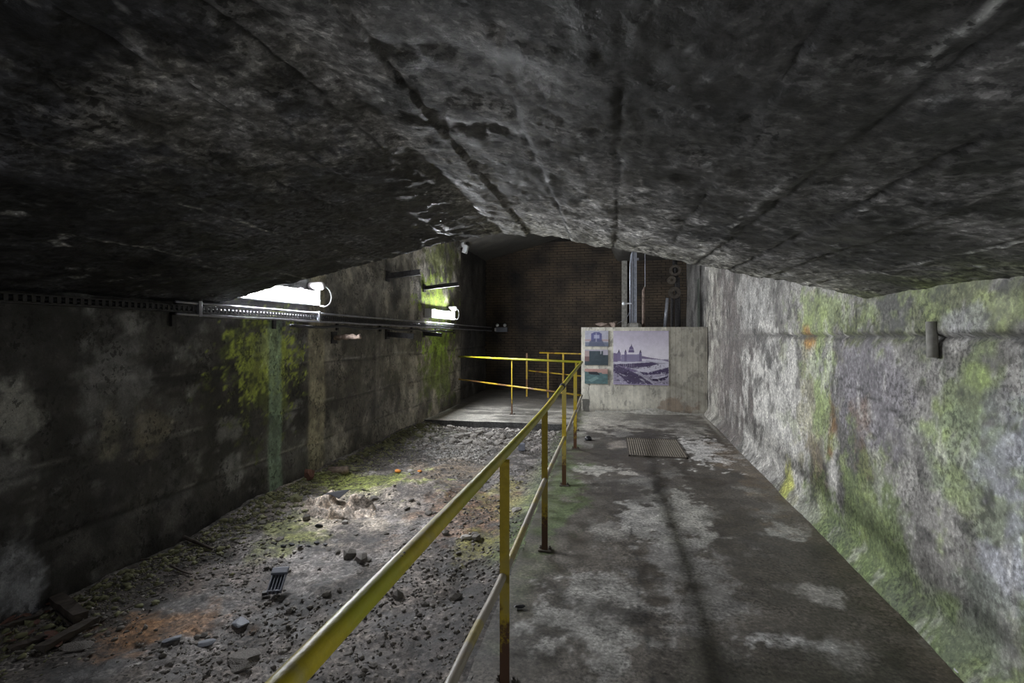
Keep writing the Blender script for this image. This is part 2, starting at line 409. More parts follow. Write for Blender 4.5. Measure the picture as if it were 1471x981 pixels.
C = R(1180, 700, 1330, 880, (.17, .22, .09), .8, 154, 1.0)
C = R(1380, 840, 1471, 981, (.24, .26, .22), .8, 155, .9)
C = mix(C, (.15, .20, .08), sst(.30, .05, Z + (fbm(Y * 3, Z * 3, 156) - .5) * .3) * sst(5.5, 4, Y) * .75)
C = mix(C, (.08, .075, .07), np.exp(-((Z - 1.615 - (fbm(Y * 4, Z * 0, 157) - .5) * .05) / .022) ** 2) * sst(8.5, 5.8, Y) * .95)
C = mix(C, (.17, .16, .15), sst(1.5, 1.55, Z) * sst(1.72, 1.66, Z) * sst(5.6, 6.5, Y) * .6)
C = mix(C, (.28, .34, .13), sst(.56, .66, fbm(Y * 3, Z * 4, 158, 6, .65)) * sst(6.5, 4.5, Y) * .55)
C = mix(C, (.04, .038, .035), sst(.63, .70, fbm(Y * 6, Z * 6, 159, 5, .65)) * .6)
C = mix(C, (.62, .6, .56), sst(.62, .70, fbm(Y * 9, Z * 3, 160, 5, .65)) * .4)
# cracks
yc = on_right(1236, 440)[0]
C = mix(C, (.02, .02, .02), np.exp(-((Y - yc - (fbm(Z * 7, Z * 0, 161) - .5) * .12) / .012) ** 2) * (Z > 1.6) * .9)
zc = 1.30 - .16 * (4.3 - Y) + (fbm(Y * 6, Z * 0, 162) - .5) * .12
C = mix(C, (.03, .028, .028), np.exp(-((Z - zc) / .009) ** 2) * sst(3.2, 3.35, Y) * sst(4.5, 4.3, Y) * .85)
C = mix(C, (.10, .10, .11), sst(10.5, 11.0, Y) * .3)
C = mix(C, (.03, .05, .03), (np.abs(Y - 11.75) < .22) * (Z > 1.7) * (Z < 2.9) * .7)
X = XR(Y) - (fbm(Y * 1.5, Z * 1.5, 171, 3) - .5) * .04 - (fbm(Y * 12, Z * 12, 172, 4, .6) - .5) * .012
X = X + .02 * np.exp(-((Z - 1.615) / .02) ** 2) * sst(8.5, 6, Y)
X = X - .025 * (Z > 1.62) * sst(7, 5.5, Y)
X = X - .012 * blob(Y, Z, *rw(1190, 488, 1325, 650), 138, .5, 2, .15)
X = X - .085 * np.clip((.13 - Z) / .13, 0, 1)                      # sloping skirt at the foot
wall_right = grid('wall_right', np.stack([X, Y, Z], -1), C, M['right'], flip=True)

# ------------------------------------------------------------------ CEILING: the low vault, then the high chamber
seams = [-3.2, -2.93, -2.66, -2.42, -2.1, -1.84, -1.5, -1.22, -.92, -.61, -.29, .03, .375, .62, .84, 1.07, 1.36, 1.58]
def steps(Xa):
    r2 = random.Random(3); h = np.zeros_like(Xa)
    for s in seams: h = h + np.where(Xa > s, 1, 0) * 0
    k = np.searchsorted(np.array(seams), Xa)
    lv = np.array([r2.uniform(-.007, .007) for _ in range(len(seams) + 1)])
    return lv[k]
Xn, Yn = mesh_grid((0, 1), (Y0, VE), .0028, .028)
XRr = XR(Yn) + .03
Xg = (XL - .03) + Xn * (XRr - XL + .03)
wob = (fbm(Yn * 1.3, Xg * 0, 201) - .5) * .03 + (fbm(Yn * 14, Xg * 6, 202, 3) - .5) * .016
C = np.ones(Xg.shape + (3,)) * np.array((.135, .13, .127))
C = C * (.35 + 1.2 * sst(.36, .64, fbm(Xg * 1.3, Yn * 1.3, 211, 6, .65)))[..., None]
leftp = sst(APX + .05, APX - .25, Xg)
C = C * (1 - leftp[..., None] * np.array((.62, .60, .54)))  # unlit left slope: its shade is painted into the colour
C = mix(C, (.02, .02, .02), sst(.56, .64, fbm(Xg * 3.2, Yn * 3.2, 221, 6, .7)) * .85 * (1 - leftp * .5))
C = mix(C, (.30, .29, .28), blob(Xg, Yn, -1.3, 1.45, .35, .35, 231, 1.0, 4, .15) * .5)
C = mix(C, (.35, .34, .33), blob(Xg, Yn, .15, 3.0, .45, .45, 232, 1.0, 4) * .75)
C = mix(C, (.36, .35, .31), sst(VE - .8, VE - .02, Yn + (fbm(Xg * 3, Yn * 3, 233) - .5) * .9) * .65 * (1 - leftp))  # pale edge crust, with lamp light toward the edge painted in
C = mix(C, (.17, .20, .08), sst(1.3, 1.7, Xg) * sst(.4, .6, fbm(Xg * 3, Yn * 3, 234)) * .6)
C = mix(C, (.4, .4, .4), sst(.70, .76, fbm(Xg * 9, Yn * 9, 235, 5, .7)) * .6)
Zg = vault_z(Xg, Yn) + (fbm(Xg * 1.4, Yn * 1.4, 241, 3) - .5) * .03 + (fbm(Xg * 10, Yn * 10, 242, 4, .65) - .5) * .03
Zg = Zg + steps(Xg + wob)
for i, s in enumerate(seams):
    wdt = .0065 if i not in (13, 14, 15) else .012
    br = sst(.42, .5, fbm(Yn * 1.1 + i * 5, Xg * 0 + i, 251)) if i not in (11, 13, 14) else 1.0
    g = np.exp(-((Xg + wob - s) / wdt) ** 2) * br
    C = mix(C, (.012, .012, .012), g * .95); Zg = Zg + g * .007
for s in (.55, 1.36, -2.55, -1.95):
    g = np.exp(-((Xg + wob - s - .02) / .006) ** 2) * sst(.5, .58, fbm(Yn * 2.5, Xg * 0 + s, 252)); C = mix(C, (.5, .5, .48), g * .8); Zg = Zg - g * .005
Yd = Yn + np.where(Yn > VE - .06, (fbm(Xg * 14, Xg * 0, 253, 4, .7) - .5) * .07, 0)     # broken far edge
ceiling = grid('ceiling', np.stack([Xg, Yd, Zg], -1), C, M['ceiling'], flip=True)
# end face of the vault rising to the high ceiling, seen only from beyond
ex = Xg[:, -1]; ez = Zg[:, -1]; ey = Yd[:, -1]
tt = np.linspace(0, 1, 24)[None, :]
P = np.stack([np.repeat(ex[:, None], 24, 1), np.repeat(ey[:, None], 24, 1), ez[:, None] + (4.55 - ez[:, None]) * tt], -1)
g = grid('trim_1', P, np.ones(P.shape) * .22 * (.6 + .8 * fbm(P[..., 0] * 3, P[..., 2] * 3, 5))[..., None], M['block'])
X2, Y2 = mesh_grid((XL - .3, 2.4), (VE - .05, 14.1), .08, .08)
Z2 = 4.38 - .26 * np.clip((-1.3 - X2), 0, 9) + (fbm(X2 * 2, Y2 * 2, 8) - .5) * .05
Z2 = np.where(X2 > -.15, 4.38 - .72 * sst(-.15, .25, X2) * sst(10.6, 10.9, Y2), Z2)
high = grid('ceiling.001', np.stack([X2, Y2, Z2], -1), np.ones(X2.shape + (3,)) * np.array((.09, .085, .075)) * (.5 + fbm(X2 * 2, Y2 * 2, 9))[..., None], M['block'], flip=True)
# wall behind the photographer
X2, Z3 = mesh_grid((XL - .1, 1.7), (-.2, 2.6), .06, .06)
wall_rear = grid('wall_rear', np.stack([X2, np.full_like(X2, Y0 + .02), Z3], -1), np.ones(X2.shape + (3,)) * .25 * (.5 + fbm(X2 * 2, Z3 * 2, 4))[..., None], M['block'], flip=True)

# ------------------------------------------------------------------ FLOOR: the concrete walkway, the far slab, the dirt bed
KX = -.66                                                    # edge of the walkway on the dirt side
def fr(px0, py0, px1, py1):
    xm = (px0 + px1) / 2; pm = (py0 + py1) / 2
    xc, yc_ = on_floor(xm, pm); d = EYE * F / (pm - HZ)
    ya = on_floor(xm, py0)[1]; yb = on_floor(xm, py1)[1]
    return xc, (ya + yb) / 2, (px1 - px0) / 2 * d / F, abs(ya - yb) / 2
X, Yf = mesh_grid((KX, 2.1), (Y0, 14.1), .022, .026)
def walk_color(X, Yf):
    C = np.ones(X.shape + (3,)) * np.array((.10, .089, .077))
    C = C * (.65 + .7 * sst(.33, .67, fbm(X * 1.3, Yf * 1.0, 311, 6, .6)))[..., None]
    C = mix(C, (.33, .32, .30), sst(.545, .575, fbm(X * 1.7 + 3, Yf * 1.1, 321, 6, .6)) * .55)
    C = mix(C, (.075, .062, .05), sst(.55, .62, fbm(X * 1.1, Yf * .8 + 9, 331, 5, .6)) * .7)
    G = lambda C, r, col, a, s, **k: st(C, X, Yf, fr(*r), col, a, s, **k)
    C = G(C, (790, 590, 1010, 612), (.46, .44, .39), .7, 341, rough=.8)
    C = G(C, (905, 590, 1010, 612), (.13, .12, .11), .85, 342, rough=.5)
    C = G(C, (975, 633, 1052, 662), (.72, .70, .68), .95, 343, rough=1.1, freq=6, soft=.12)
    C = G(C, (962, 612, 1010, 628), (.45, .43, .40), .7, 344, rough=1)
    C = G(C, (830, 600, 885, 618), (.48, .45, .40), .7, 345, rough=1)
    C = G(C, (824, 666, 885, 680), (.48, .46, .42), .95, 346, rough=.7, freq=5, soft=.1)
    C = G(C, (890, 676, 917, 684), (.50, .47, .43), .95, 347, rough=.5, freq=5, soft=.1)
    C = G(C, (875, 633, 900, 645), (.36, .32, .28), .8, 348, rough=.6)
    C = G(C, (850, 690, 925, 735), (.085, .075, .065), .85, 349, rough=.6)
    C = G(C, (890, 722, 962, 778), (.36, .35, .33), .9, 350, rough=.8, freq=4, soft=.12)
    C = G(C, (965, 715, 1030, 790), (.38, .37, .34), .9, 351, rough=.9, freq=4, soft=.12)
    C = G(C, (930, 770, 1060, 880), (.30, .29, .28), .7, 352, rough=1, freq=3)
    C = G(C, (1100, 748, 1158, 780), (.42, .41, .39), .9, 353, rough=.7, freq=4, soft=.12)
    C = G(C, (1140, 842, 1215, 868), (.40, .38, .36), .85, 354, rough=.8, freq=4, soft=.15)
    C = G(C, (1085, 914, 1210, 938), (.50, .49, .48), .9, 355, rough=.6, freq=5, soft=.12)
    C = G(C, (770, 845, 900, 960), (.34, .33, .31), .75, 356, rough=1, freq=4, soft=.2)
    C = G(C, (830, 860, 945, 895), (.06, .055, .05), .85, 357, rough=.7)
    C = G(C, (1040, 700, 1100, 860), (.085, .075, .062), .7, 358, rough=.8)
    C = G(C, (985, 940, 1471, 1080), (.07, .065, .05), .7, 359, rough=.8)
    C = G(C, (755, 650, 820, 790), (.10, .14, .055), .8, 360, rough=.8, freq=3)
    C = mix(C, (.10, .12, .055), sst(.30, .0, X - KX + (fbm(X * 5, Yf * 5, 366) - .5) * .4) * sst(2.6, 3.2, Yf) * .7)
    C = mix(C, (.10, .09, .08), sst(.16, .0, X - KX + (fbm(X * 7, Yf * 7, 367) - .5) * .3) * .8)
    C = G(C, (1050, 640, 1110, 720), (.22, .16, .10), .5, 361, rough=.9)
    # hairline cracks
    C = mix(C, (.03, .03, .03), np.exp(-((X - .19 - (fbm(Yf * 6, Yf * 0, 362) - .5) * .1) / .007) ** 2) * (Yf < 4.4) * .8)
    C = mix(C, (.05, .05, .045), np.exp(-((Yf - 5.95 - (fbm(X * 6, Yf * 0, 363) - .5) * .1) / .012) ** 2) * .7)
    # grey silt at the foot of the right wall
    C = mix(C, (.16, .13, .10), sst(.35, .05, XR(Yf) - X + (fbm(X * 4, Yf * 4, 364) - .5) * .3) * .6)
    C = mix(C, (.5, .48, .44), np.exp(-((XR(Yf) - .13 - X) / .03) ** 2) * sst(7.5, 9, Yf) * .6)
    return C
Zf = (fbm(X * 2, Yf * 2, 371, 3) - .5) * .012 + (fbm(X * 14, Yf * 14, 372, 3, .6) - .5) * .008 * sst(6, 2, Yf)
floor = grid('floor', np.stack([X, Yf, Zf], -1), walk_color(X, Yf), M['floor'])
# far slab
SY = 8.78
X, Yf = mesh_grid((XL - .25, KX + .01), (SY, 14.1), .022, .026)
Zf = (fbm(X * 2, Yf * 2, 381, 3) - .5) * .014 + .004
ed = (fbm(X * 9, X * 0, 382, 4, .7) - .5) * .03
C = np.ones(X.shape + (3,)) * np.array((.40, .38, .34))
C = C * (.6 + .7 * fbm(X * 2, Yf * 2, 383, 6, .6))[..., None]
C = mix(C, (.10, .095, .085), sst(.5, .6, fbm(X * 1.2, Yf * 2.6, 384, 5, .6)) * .7)
C = mix(C, (.12, .11, .10), sst(10.2, 11.3, Yf + (fbm(X * 2, Yf * 2, 385) - .5)) * .8)
Yo = Yf.copy(); Yo[:, 0] += ed[:, 0]
grid('floor.001', np.stack([X, Yo, Zf], -1), C, M['floor'])
yy = Yo[:, 0]; zt = np.linspace(0, 1, 8)[None, :]
P = np.stack([np.repeat(X[:, :1], 8, 1), yy[:, None] + .03 * zt * (fbm(X[:, :1] * 8, zt * 3, 386)), Zf[:, :1] - .30 * zt], -1)
grid('trim_2', P, np.ones(P.shape) * .12, M['floor'], flip=False)
# dirt bed
def dirt_h(X, Yd):
    X = np.asarray(X, float); Yd = np.asarray(Yd, float)
    h = -.055 + (fbm(X * 1.2, Yd * 1.2, 401, 3) - .5) * .09 + (fbm(X * 6, Yd * 6, 402, 4, .6) - .5) * .045
    h = h + .07 * sst(XL + .5, XL, X) * sst(3, 5, Yd)
    h = h + .10 * np.exp(-(((X + 2.05) / .42) ** 2 + ((Yd - 4.9) / .28) ** 2)) * (.5 + fbm(X * 8, Yd * 8, 403, 4))   # heap
    h = h + .05 * np.exp(-(((X + 1.25) / .35) ** 2 + ((Yd - 2.1) / .3) ** 2))
    e_ = sst(KX - .35, KX - .02, X) * sst(SY - .3, SY - 1.2, Yd); h = h * (1 - e_) - .004 * e_
    h = h - .05 * sst(SY - .5, SY - .05, Yd)
    h = h + (fbm(X * 22, Yd * 22, 404, 3, .65) - .5) * .022
    return h
X, Yf = mesh_grid((XL - .12, KX + .02), (Y0, SY + .12), .0165, .02)
Zf = dirt_h(X, Yf)
C = np.ones(X.shape + (3,)) * np.array((.13, .112, .10))
C = C * (.5 + 1.0 * sst(.33, .67, fbm(X * 1.5, Yf * 1.5, 411, 6, .65)))[..., None]
C = mix(C, (.27, .25, .24), sst(.54, .62, fbm(X * 2.6, Yf * 2.2, 412, 6, .65)) * .55)
C = mix(C, (.045, .04, .038), sst(.55, .64, fbm(X * 3.1, Yf * 3.1 + 7, 413, 6, .65)) * .7)
D = lambda r, col, a, s, **k: st(C, X, Yf, fr(*r), col, a, s, **k)
C = D((150, 860, 300, 925), (.20, .10, .04), .7, 421)
C = D((360, 725, 460, 790), (.17, .18, .06), .75, 422)
C = D((440, 670, 600, 705), (.24, .27, .07), .85, 423)
C = D((430, 700, 560, 750), (.36, .31, .25), .7, 424)
C = D((600, 700, 720, 780), (.21, .12, .07), .6, 425)
C = D((590, 650, 700, 690), (.26, .20, .14), .6, 426)
C = D((650, 765, 730, 800), (.24, .22, .06), .7, 427)
C = D((690, 690, 760, 740), (.22, .20, .06), .6, 428)
C = D((600, 620, 720, 650), (.38, .36, .33), .7, 429)
C = D((600, 608, 660, 625), (.13, .14, .06), .6, 430)
C = D((560, 860, 700, 981), (.05, .045, .045), .6, 431)
C = D((250, 780, 400, 860), (.13, .105, .09), .6, 432)
C = mix(C, (.10, .14, .05), sst(KX - .35, KX - .05, X) * sst(3.2, 3.6, Yf) * .7)
dirt = grid('floor.002', np.stack([X, Yf, Zf], -1), C, M['dirt'])

# ------------------------------------------------------------------ BACK WALL of bricks
me = MB(); me.box(((XL + 2.1) / 2 - .1, YB + .12, 2.2), (5.9, .2, 4.9))
wall_back = me.build('wall_back', M['mortar']); wall_back['kind'] = 'structure'
bvar = []
for k in range(6):
    r3 = random.Random(k); b = MB()
    def j(s=.006): return r3.uniform(-s, s)
    hx, hz = .104 + j(.002), .0305 + j(.002); yf, yb_ = -.012 + j(.003), .02
    vs = [(-hx + j(), yf + j(.004), -hz + j(.004)), (hx + j(), yf + j(.004), -hz + j(.004)), (hx + j(), yf + j(.004), hz + j(.004)), (-hx + j(), yf + j(.004), hz + j(.004)),
          (-hx - .003, yb_, -hz - .002), (hx + .003, yb_, -hz - .002), (hx + .003, yb_, hz + .002), (-hx - .003, yb_, hz + .002)]
    b.add(vs, [(0, 1, 2, 3), (0, 4, 5, 1), (1, 5, 6, 2), (2, 6, 7, 3), (3, 7, 4, 0)])
    bvar.append((b, b.mesh('brick', M['brick'])))
spots = []
for row in range(57):
    zc_ = .04 + row * .075
    for c in range(27):
        xc_ = XL - .1 + c * .22 + (.11 if row % 2 else 0)
        if xc_ > 2.25: continue
        u = (CA * xc_ + SA * YB) / (CA * YB - SA * xc_) * F + CX; v = HZ - (zc_ - EYE) * F / (CA * YB - SA * xc_)
        spots.append(((abs(u - 800) / 60) ** 2 + (abs(v - 500) / 60) ** 2 + (9 if (u > 835 or (v > 566)) else 0), xc_, zc_))
spots.sort()
rest = MB()
for i, (_, x, z) in enumerate(spots):
    k = rnd.randrange(6)
    if i < 300:
        o = bpy.data.objects.new('brick', bvar[k][1]); o.location = (x, YB + .015, z); COL.objects.link(o); o.parent = wall_back
    else:
        rest.add([(vx + x, vy + YB + .015, vz + z) for vx, vy, vz in bvar[k][0].v], bvar[k][0].f)
ro = rest.build('brick', M['brick']); ro.parent = wall_back; ro['kind'] = 'stuff'
# pale upright strip of render on the brick wall and the grey beam edge above the block
p = MB().box((on_y(897, 400, YB - .03)[0], YB - .05, 2.9), (.15, .09, 2.9)).build('trim_4', M['grey_conc'], bevel=.01); p['kind'] = 'structure'

# ------------------------------------------------------------------ LAMPS (tube fittings on the left wall)
def rotz(a): return Matrix.Rotation(a, 3, 'Z')
def tube_fitting(ya, yb, x, z, label, strength, side=1, group='tube light fittings on the walls'):
    t = thing('light_fitting', (x, (ya + yb) / 2, z), label, 'light fitting', group)
    L_ = yb - ya
    xb = x - side * .04
    MB().box((xb, (ya + yb) / 2, z), (.09, L_, .17)).build('housing', M['white'], t, bevel=.01)
    poly = [(0.0, -.072)] + [(.01 + .05 * math.cos(a), .072 * math.sin(a)) for a in [(-80 + 20 * k) * math.pi / 180 for k in range(9)]] + [(0.0, .072)]
    n = MB(); n.prism(poly, (x - side * .01, ya + .03, z), (side, 0, 0), (0, 0, 1), (0, 1, 0), L_ - .06)
    mt = emis('tube_light_%d' % int(strength), (.93, .96, 1.0), strength)
    n.build('diffuser', mt, t, smooth=False)
    for yy_ in (ya + .015, yb - .015): MB().box((x + side * .015, yy_, z), (.10, .03, .175)).build('end_cap', M['white'], t, bevel=.008)
    for yy_ in (ya + .3, yb - .3): MB().box((x + side * .012, yy_, z + .085), (.05, .03, .012)).build('clip', M['galv'], t)
    return t
tA = tube_fitting(3.85, 5.12, XL + .10, 2.05, 'long glowing tube light fitting on left wall beside the vault edge', LAMP_STRENGTH)
tB = tube_fitting(8.72, 10.15, XL + .10, 2.03, 'smaller looking glowing tube light fitting on left wall by the green moss', LAMP_STRENGTH)
tC = tube_fitting(-1.9, -.5, XL + .12, 1.57, 'added unseen tube light fitting on the left wall behind the viewpoint', NEAR_STRENGTH)  # unseen, added to stand in for light from behind
tD = tube_fitting(-.4, .9, XR(.6) - .13, 1.05, 'added unseen tube light fitting on the right wall behind the viewpoint', NEAR_STRENGTH * .2, -1)  # also unseen, added as a weak stand-in for light from the right
for t, yb in ((tA, 5.12), (tB, 10.15)):
    # supply cable looping out of the end cap to a round gland box
    pts = [(XL + .16, yb - .01, 1.96)] + [(XL + .19, yb + .02 + .15 * math.sin(a), 2.07 - .12 * math.cos(a)) for a in [k * math.pi / 8 for k in range(9)]]
    MB().tube(pts, .009, 8).build('supply_cable', M['white'], t, smooth=True)
    MB().lathe((XL + .02, yb + .0, 2.19), [(.045, 0), (.05, .01), (.05, .15), (.035, .18)], 16, Matrix.Rotation(math.pi / 2, 3, 'Y')).build('gland_box', M['white'], t, smooth=True)

# ------------------------------------------------------------------ services along the left wall
def zt_(y): return 1.84 - .006 * (max(y, 3) - 3)
t = thing('cable_tray', (XL + .06, 7, 1.8), 'black perforated cable tray running along the left wall under the tube lights', 'cable tray')
m = MB()
yl = [Y0 + .1 + i * .75 for i in range(25)]
for a, b in zip(yl[:-1], yl[1:]):
    z0 = (zt_(a) + zt_(b)) / 2; yc_ = (a + b) / 2
    m.box((XL + .12, yc_, z0 + .022), (.006, .752, .008)).box((XL + .12, yc_, z0 - .026), (.006, .752, .012)).box((XL + .075, yc_, z0 - .03), (.09, .752, .004))
m.build('tray_channel', M['darksteel'], t)
m = MB(); y = Y0 + .15
while y < 13.5:
    m.box((XL + .12, y, zt_(y) - .002), (.006, .022, .044)); y += .045
s = m.build('rung', M['darksteel'], t); s['kind'] = 'stuff'
for y in [Y0 + .6 + k * 1.2 for k in range(15)]:
    MB().box((XL + .065, y, zt_(y) - .045), (.13, .04, .02)).box((XL + .02, y, zt_(y) - .09), (.02, .04, .11)).build('support_bracket', M['darksteel'], t)
def cable(name, x, zo, r, mat, label, sag, seed, ya=Y0 + .1, yb=13.7, group=None):
    r5 = random.Random(seed); pts = []
    y = ya
    while y < yb:
        ph = ((y - Y0 - .5) % 1.2) / 1.2
        pts.append((x + r5.uniform(-1, 1) * sag * .15, y, zt_(y) + zo - sag * math.sin(math.pi * ph) + r5.uniform(-1, 1) * sag * .1)); y += .15
    o = MB().tube(pts, r, 8).build(name, mat, smooth=True); tag(o, label, 'conduit' if 'conduit' in name else 'cable', group)
cable('steel_conduit', XL + .145, .045, .011, M['conduit'], 'upper thin grey steel conduit running in front of the cable tray', .002, 1, 3.2)
cable('steel_conduit', XL + .150, -.048, .012, M['conduit'], 'lower thin grey steel conduit just below the cable tray', .006, 2, 3.2)
cable('black_cable', XL + .08, .005, .017, M['cable'], 'thick black cable lying in the wall tray', .004, 3)
cable('black_cable', XL + .14, -.09, .016, M['cable'], 'thick black cable sagging lowest under the wall tray', .028, 4, 4.6, 10.2)
cable('black_cable', XL + .045, .012, .014, M['cable'], 'black cable against the wall behind the tray', .004, 5)
for y, lb in ((3.42, 'nearest'), (5.1, 'middle')):
    b = MB(); b.box((XL + .15, y, zt_(y) - .0), (.03, .035, .13)).box((XL + .09, y, zt_(y) + .06), (.15, .03, .012))
    tag(b.build('conduit_clamp', M['conduit'], bevel=.004), 'grey clamp holding the conduits, ' + lb + ' one of the pair by the first light', 'clamp')

# steel cantilever stubs on the left wall
def stub(px, y0p, px1, y1p, hh, mat, label, rough=False):
    y, z = on_x(px, y0p); d = y / ray(px, y0p)[1]
    L_ = (px1 - px) * d / F * 1.02
    zz = z; z1 = EYE + (HZ - y1p) / F * (d - SA * L_)
    t = thing('steel_bracket', (XL, y, zz), label, 'bracket', 'steel stubs out of the left wall')
    w_ = hh * .8
    if rough:
        pts = [(XL - .02 + L_ * k / 8, y + rnd.uniform(-.006, .006), zz + (z1 - zz) * k / 8 + rnd.uniform(-.006, .006)) for k in range(9)]
        MB().tube(pts, [.032 + rnd.uniform(-.008, .01) for _ in range(9)], 10).build('bar', mat, t, smooth=True)
    else:
        an = math.atan2(z1 - zz, L_); R_ = Matrix.Rotation(-an, 3, 'Y')
        c = Vector((XL + L_ / 2 - .02, y, (zz + z1) / 2)); m = MB()
        m.box(c + R_ @ Vector((0, 0, hh / 2 - .005)), (L_ + .04, w_, .01), R_).box(c - R_ @ Vector((0, 0, hh / 2 - .005)), (L_ + .04, w_, .01), R_).box(c + R_ @ Vector((0, -w_ / 2 + .006, 0)), (L_ + .04, .01, hh), R_)
        m.build('bar', mat, t)
    MB().box((XL - .005, y, zz), (.05, w_ + .07, hh + .08)).build('wall_plate', M['darksteel'], t, bevel=.006)
stub(556, 397, 606, 391, .085, M['darksteel'], 'upper dark steel stub left of the bright moss, tilting upward')
stub(609, 414, 660, 408, .07, M['darksteel'], 'upper steel stub above the far light, over the bright moss')
stub(556, 480, 597, 483, .08, M['darksteel'], 'lower dark steel stub below the tray, left of the bright moss')
stub(608, 479, 636, 481, .07, M['darksteel'], 'lower short steel stub in the bright moss below the far light')
stub(479, 485, 522, 484, .07, M['rust'], 'crusted pinkish stub below the tray right of the near light', True)

# flood light near the top of the left wall
y, z = on_x(664, 352, XL - .02)
t = thing('flood_light', (XL - .05, y, z), 'small white flood light with sensor high on the left wall', 'flood light')
MB().box((XL - .03, y, z + .01), (.16, .12, .14)).build('back_box', M['white'], t, bevel=.01)
MB().box((XL + .06, y, z - .10), (.10, .16, .20), Matrix.Rotation(math.radians(15), 3, 'Y')).build('lamp_housing', M['white'], t, bevel=.015)
MB().box((XL + .09, y - .082, z - .10), (.07, .006, .15), Matrix.Rotation(math.radians(15), 3, 'Y')).build('lens', M['glass'], t)
MB().lathe((XL + .05, y - .02, z + .12), [(.03, -.05), (.055, -.03), (.06, .02), (.04, .05)], 16).build('sensor', M['white'], t, smooth=True)
MB().tube([(XL - .08, y, z + .05), (XL - .02, y, z + .12), (XL + .02, y, z + .12)], .012, 8).build('arm', M['white'], t)
# twin emergency lamp in the dark corner
x, z = on_y(720, 472, YB - .1)
t = thing('emergency_lamp', (x, YB - .02, z), 'dark box with two small lamp heads in the far left corner', 'lamp')
MB().box((x, YB - .06, z - .03), (.36, .10, .14)).build('case', M['greyplastic'], t, bevel=.012)
for s in (-1, 1):
    MB().lathe((x + s * .11, YB - .14, z + .09), [(.02, .03), (.035, .02), (.05, -.03), (.048, -.035)], 14, Matrix.Rotation(math.pi / 2 + .3, 3, 'X')).build('lamp_head', M['glass'], t, smooth=True)
    MB().tube([(x + s * .11, YB - .09, z + .03), (x + s * .11, YB - .12, z + .09)], .01, 8).build('stem', M['darksteel'], t)
MB().box((x - .17, YB - .115, z - .03), (.05, .012, .09)).build('label_plate', M['white'], t)

# ------------------------------------------------------------------ HANDRAILS
hr = thing('handrail', (-.475, 4, 0), 'long yellow pipe handrail beside the walkway turning left at its far end', 'handrail')
HX = -.475
top = [(-.47, -2.4, 1.14), (HX, -.6, 1.13), (HX, .64, 1.108), (-.488, 2.23, 1.062), (HX, 3.66, 1.064), (HX, 5.26, 1.095), (-.467, 7.0, 1.13), (-.46, 8.36, 1.156)]
low = [(-.47, -2.4, .58), (HX, -.6, .58), (-.478, 1.42, .558), (-.485, 2.23, .505), (HX, 3.66, .535), (HX, 5.26, .522), (-.467, 7.0, .545), (-.46, 8.36, .587)]
def smooth_path(p, n=8):
    out = []
    for i in range(len(p) - 1):
        for k in range(n):
            t_ = k / n; a, b = Vector(p[i]), Vector(p[i + 1])
            p0 = Vector(p[max(i - 1, 0)]); p3 = Vector(p[min(i + 2, len(p) - 1)])
            out.append(.5 * ((2 * a) + (b - p0) * t_ + (2 * p0 - 5 * a + 4 * b - p3) * t_ ** 2 + (-p0 + 3 * a - 3 * b + p3) * t_ ** 3))
    return out + [Vector(p[-1])]
MB().tube(smooth_path(top), .0225, 20).build('top_rail', M['yellow'], hr, smooth=True)
MB().tube(smooth_path(low), .0185, 16).build('lower_rail', M['yellow_worn'], hr, smooth=True)
LE = (XL - .03, 10.95)
x1 = MB().tube([(-.46, 8.36, 1.156), (LE[0], LE[1], 1.105)], .021, 14).build('cross_top_rail', M['yellow'], hr, smooth=True)
x2 = MB().tube([(-.46, 8.36, .587), (-1.9, 9.67, .575), (LE[0], LE[1], .575)], .018, 12).build('cross_lower_rail', M['yellow_far'], hr, smooth=True)
def zat(path, y):
    for a, b in zip(path[:-1], path[1:]):
        if a[1] <= y <= b[1]: return a[2] + (b[2] - a[2]) * (y - a[1]) / (b[1] - a[1])
    return path[-1][2]
def post(x, y, h, parent, mat=M['yellow_post'], foot=0.0, ang=0.0, w_=.042):
    R_ = rotz(ang); m = MB(); t_ = .007
    # steel angle: two leaves
    m.box(Vector((x, y, (h + foot) / 2)) + R_ @ Vector((0, -w_ / 2, 0)), (w_, t_, h - foot), R_)
    m.box(Vector((x, y, (h + foot) / 2)) + R_ @ Vector((-w_ / 2, 0, 0)), (t_, w_, h - foot), R_)
    p_ = m.build('post', mat, parent)
    b = MB(); b.box((x, y, foot + .006), (.10, .08, .010))
    for sx in (-1, 1): b.lathe((x + sx * .036, y, foot + .012), [(.011, 0), (.011, .01), (.006, .012), (.006, .022)], 6)
    q = b.build('base_plate', M['iron']); q.parent = p_; 
    return p_
for y in (-1.2, .45, 2.23, 3.66, 5.26, 6.98): post(HX, y, zat(top, y) - .012, hr)
post(-.55, 8.30, 1.15, hr, w_=.03)
post(-1.93, 9.70, 1.125, hr, w_=.03, ang=-.7)
for p_ in ((HX, 5.02, 1.09),):
    MB().tube([(p_[0], p_[1] - .06, p_[2] - .003), (p_[0], p_[1] + .06, p_[2] + .003)], .029, 16).build('coupling', M['darksteel'], hr, smooth=True)
b2 = thing('handrail', (-1, 12.3, 0), 'rusty yellow handrail in the dark in front of the brick wall', 'handrail')
xa = on_y(757, 507, 12.6)[0]; xb = on_y(775, 507, 12.5)[0]
MB().tube([(xb, 12.5, 1.15), (.3, 12.2, 1.12)], .02, 10).build('top_rail', M['yellow_far'], b2, smooth=True)
MB().tube([(xb - .3, 12.55, .68), (.3, 12.2, .5)], .018, 10).build('lower_rail', M['yellow_far'], b2, smooth=True)
for px, py in ((788, 560), (757, 560), (810, 560)):
    post(on_y(px, py, 12.5)[0], 12.5 - (px - 757) * .003, 1.14, b2, M['yellow_far'], w_=.04)

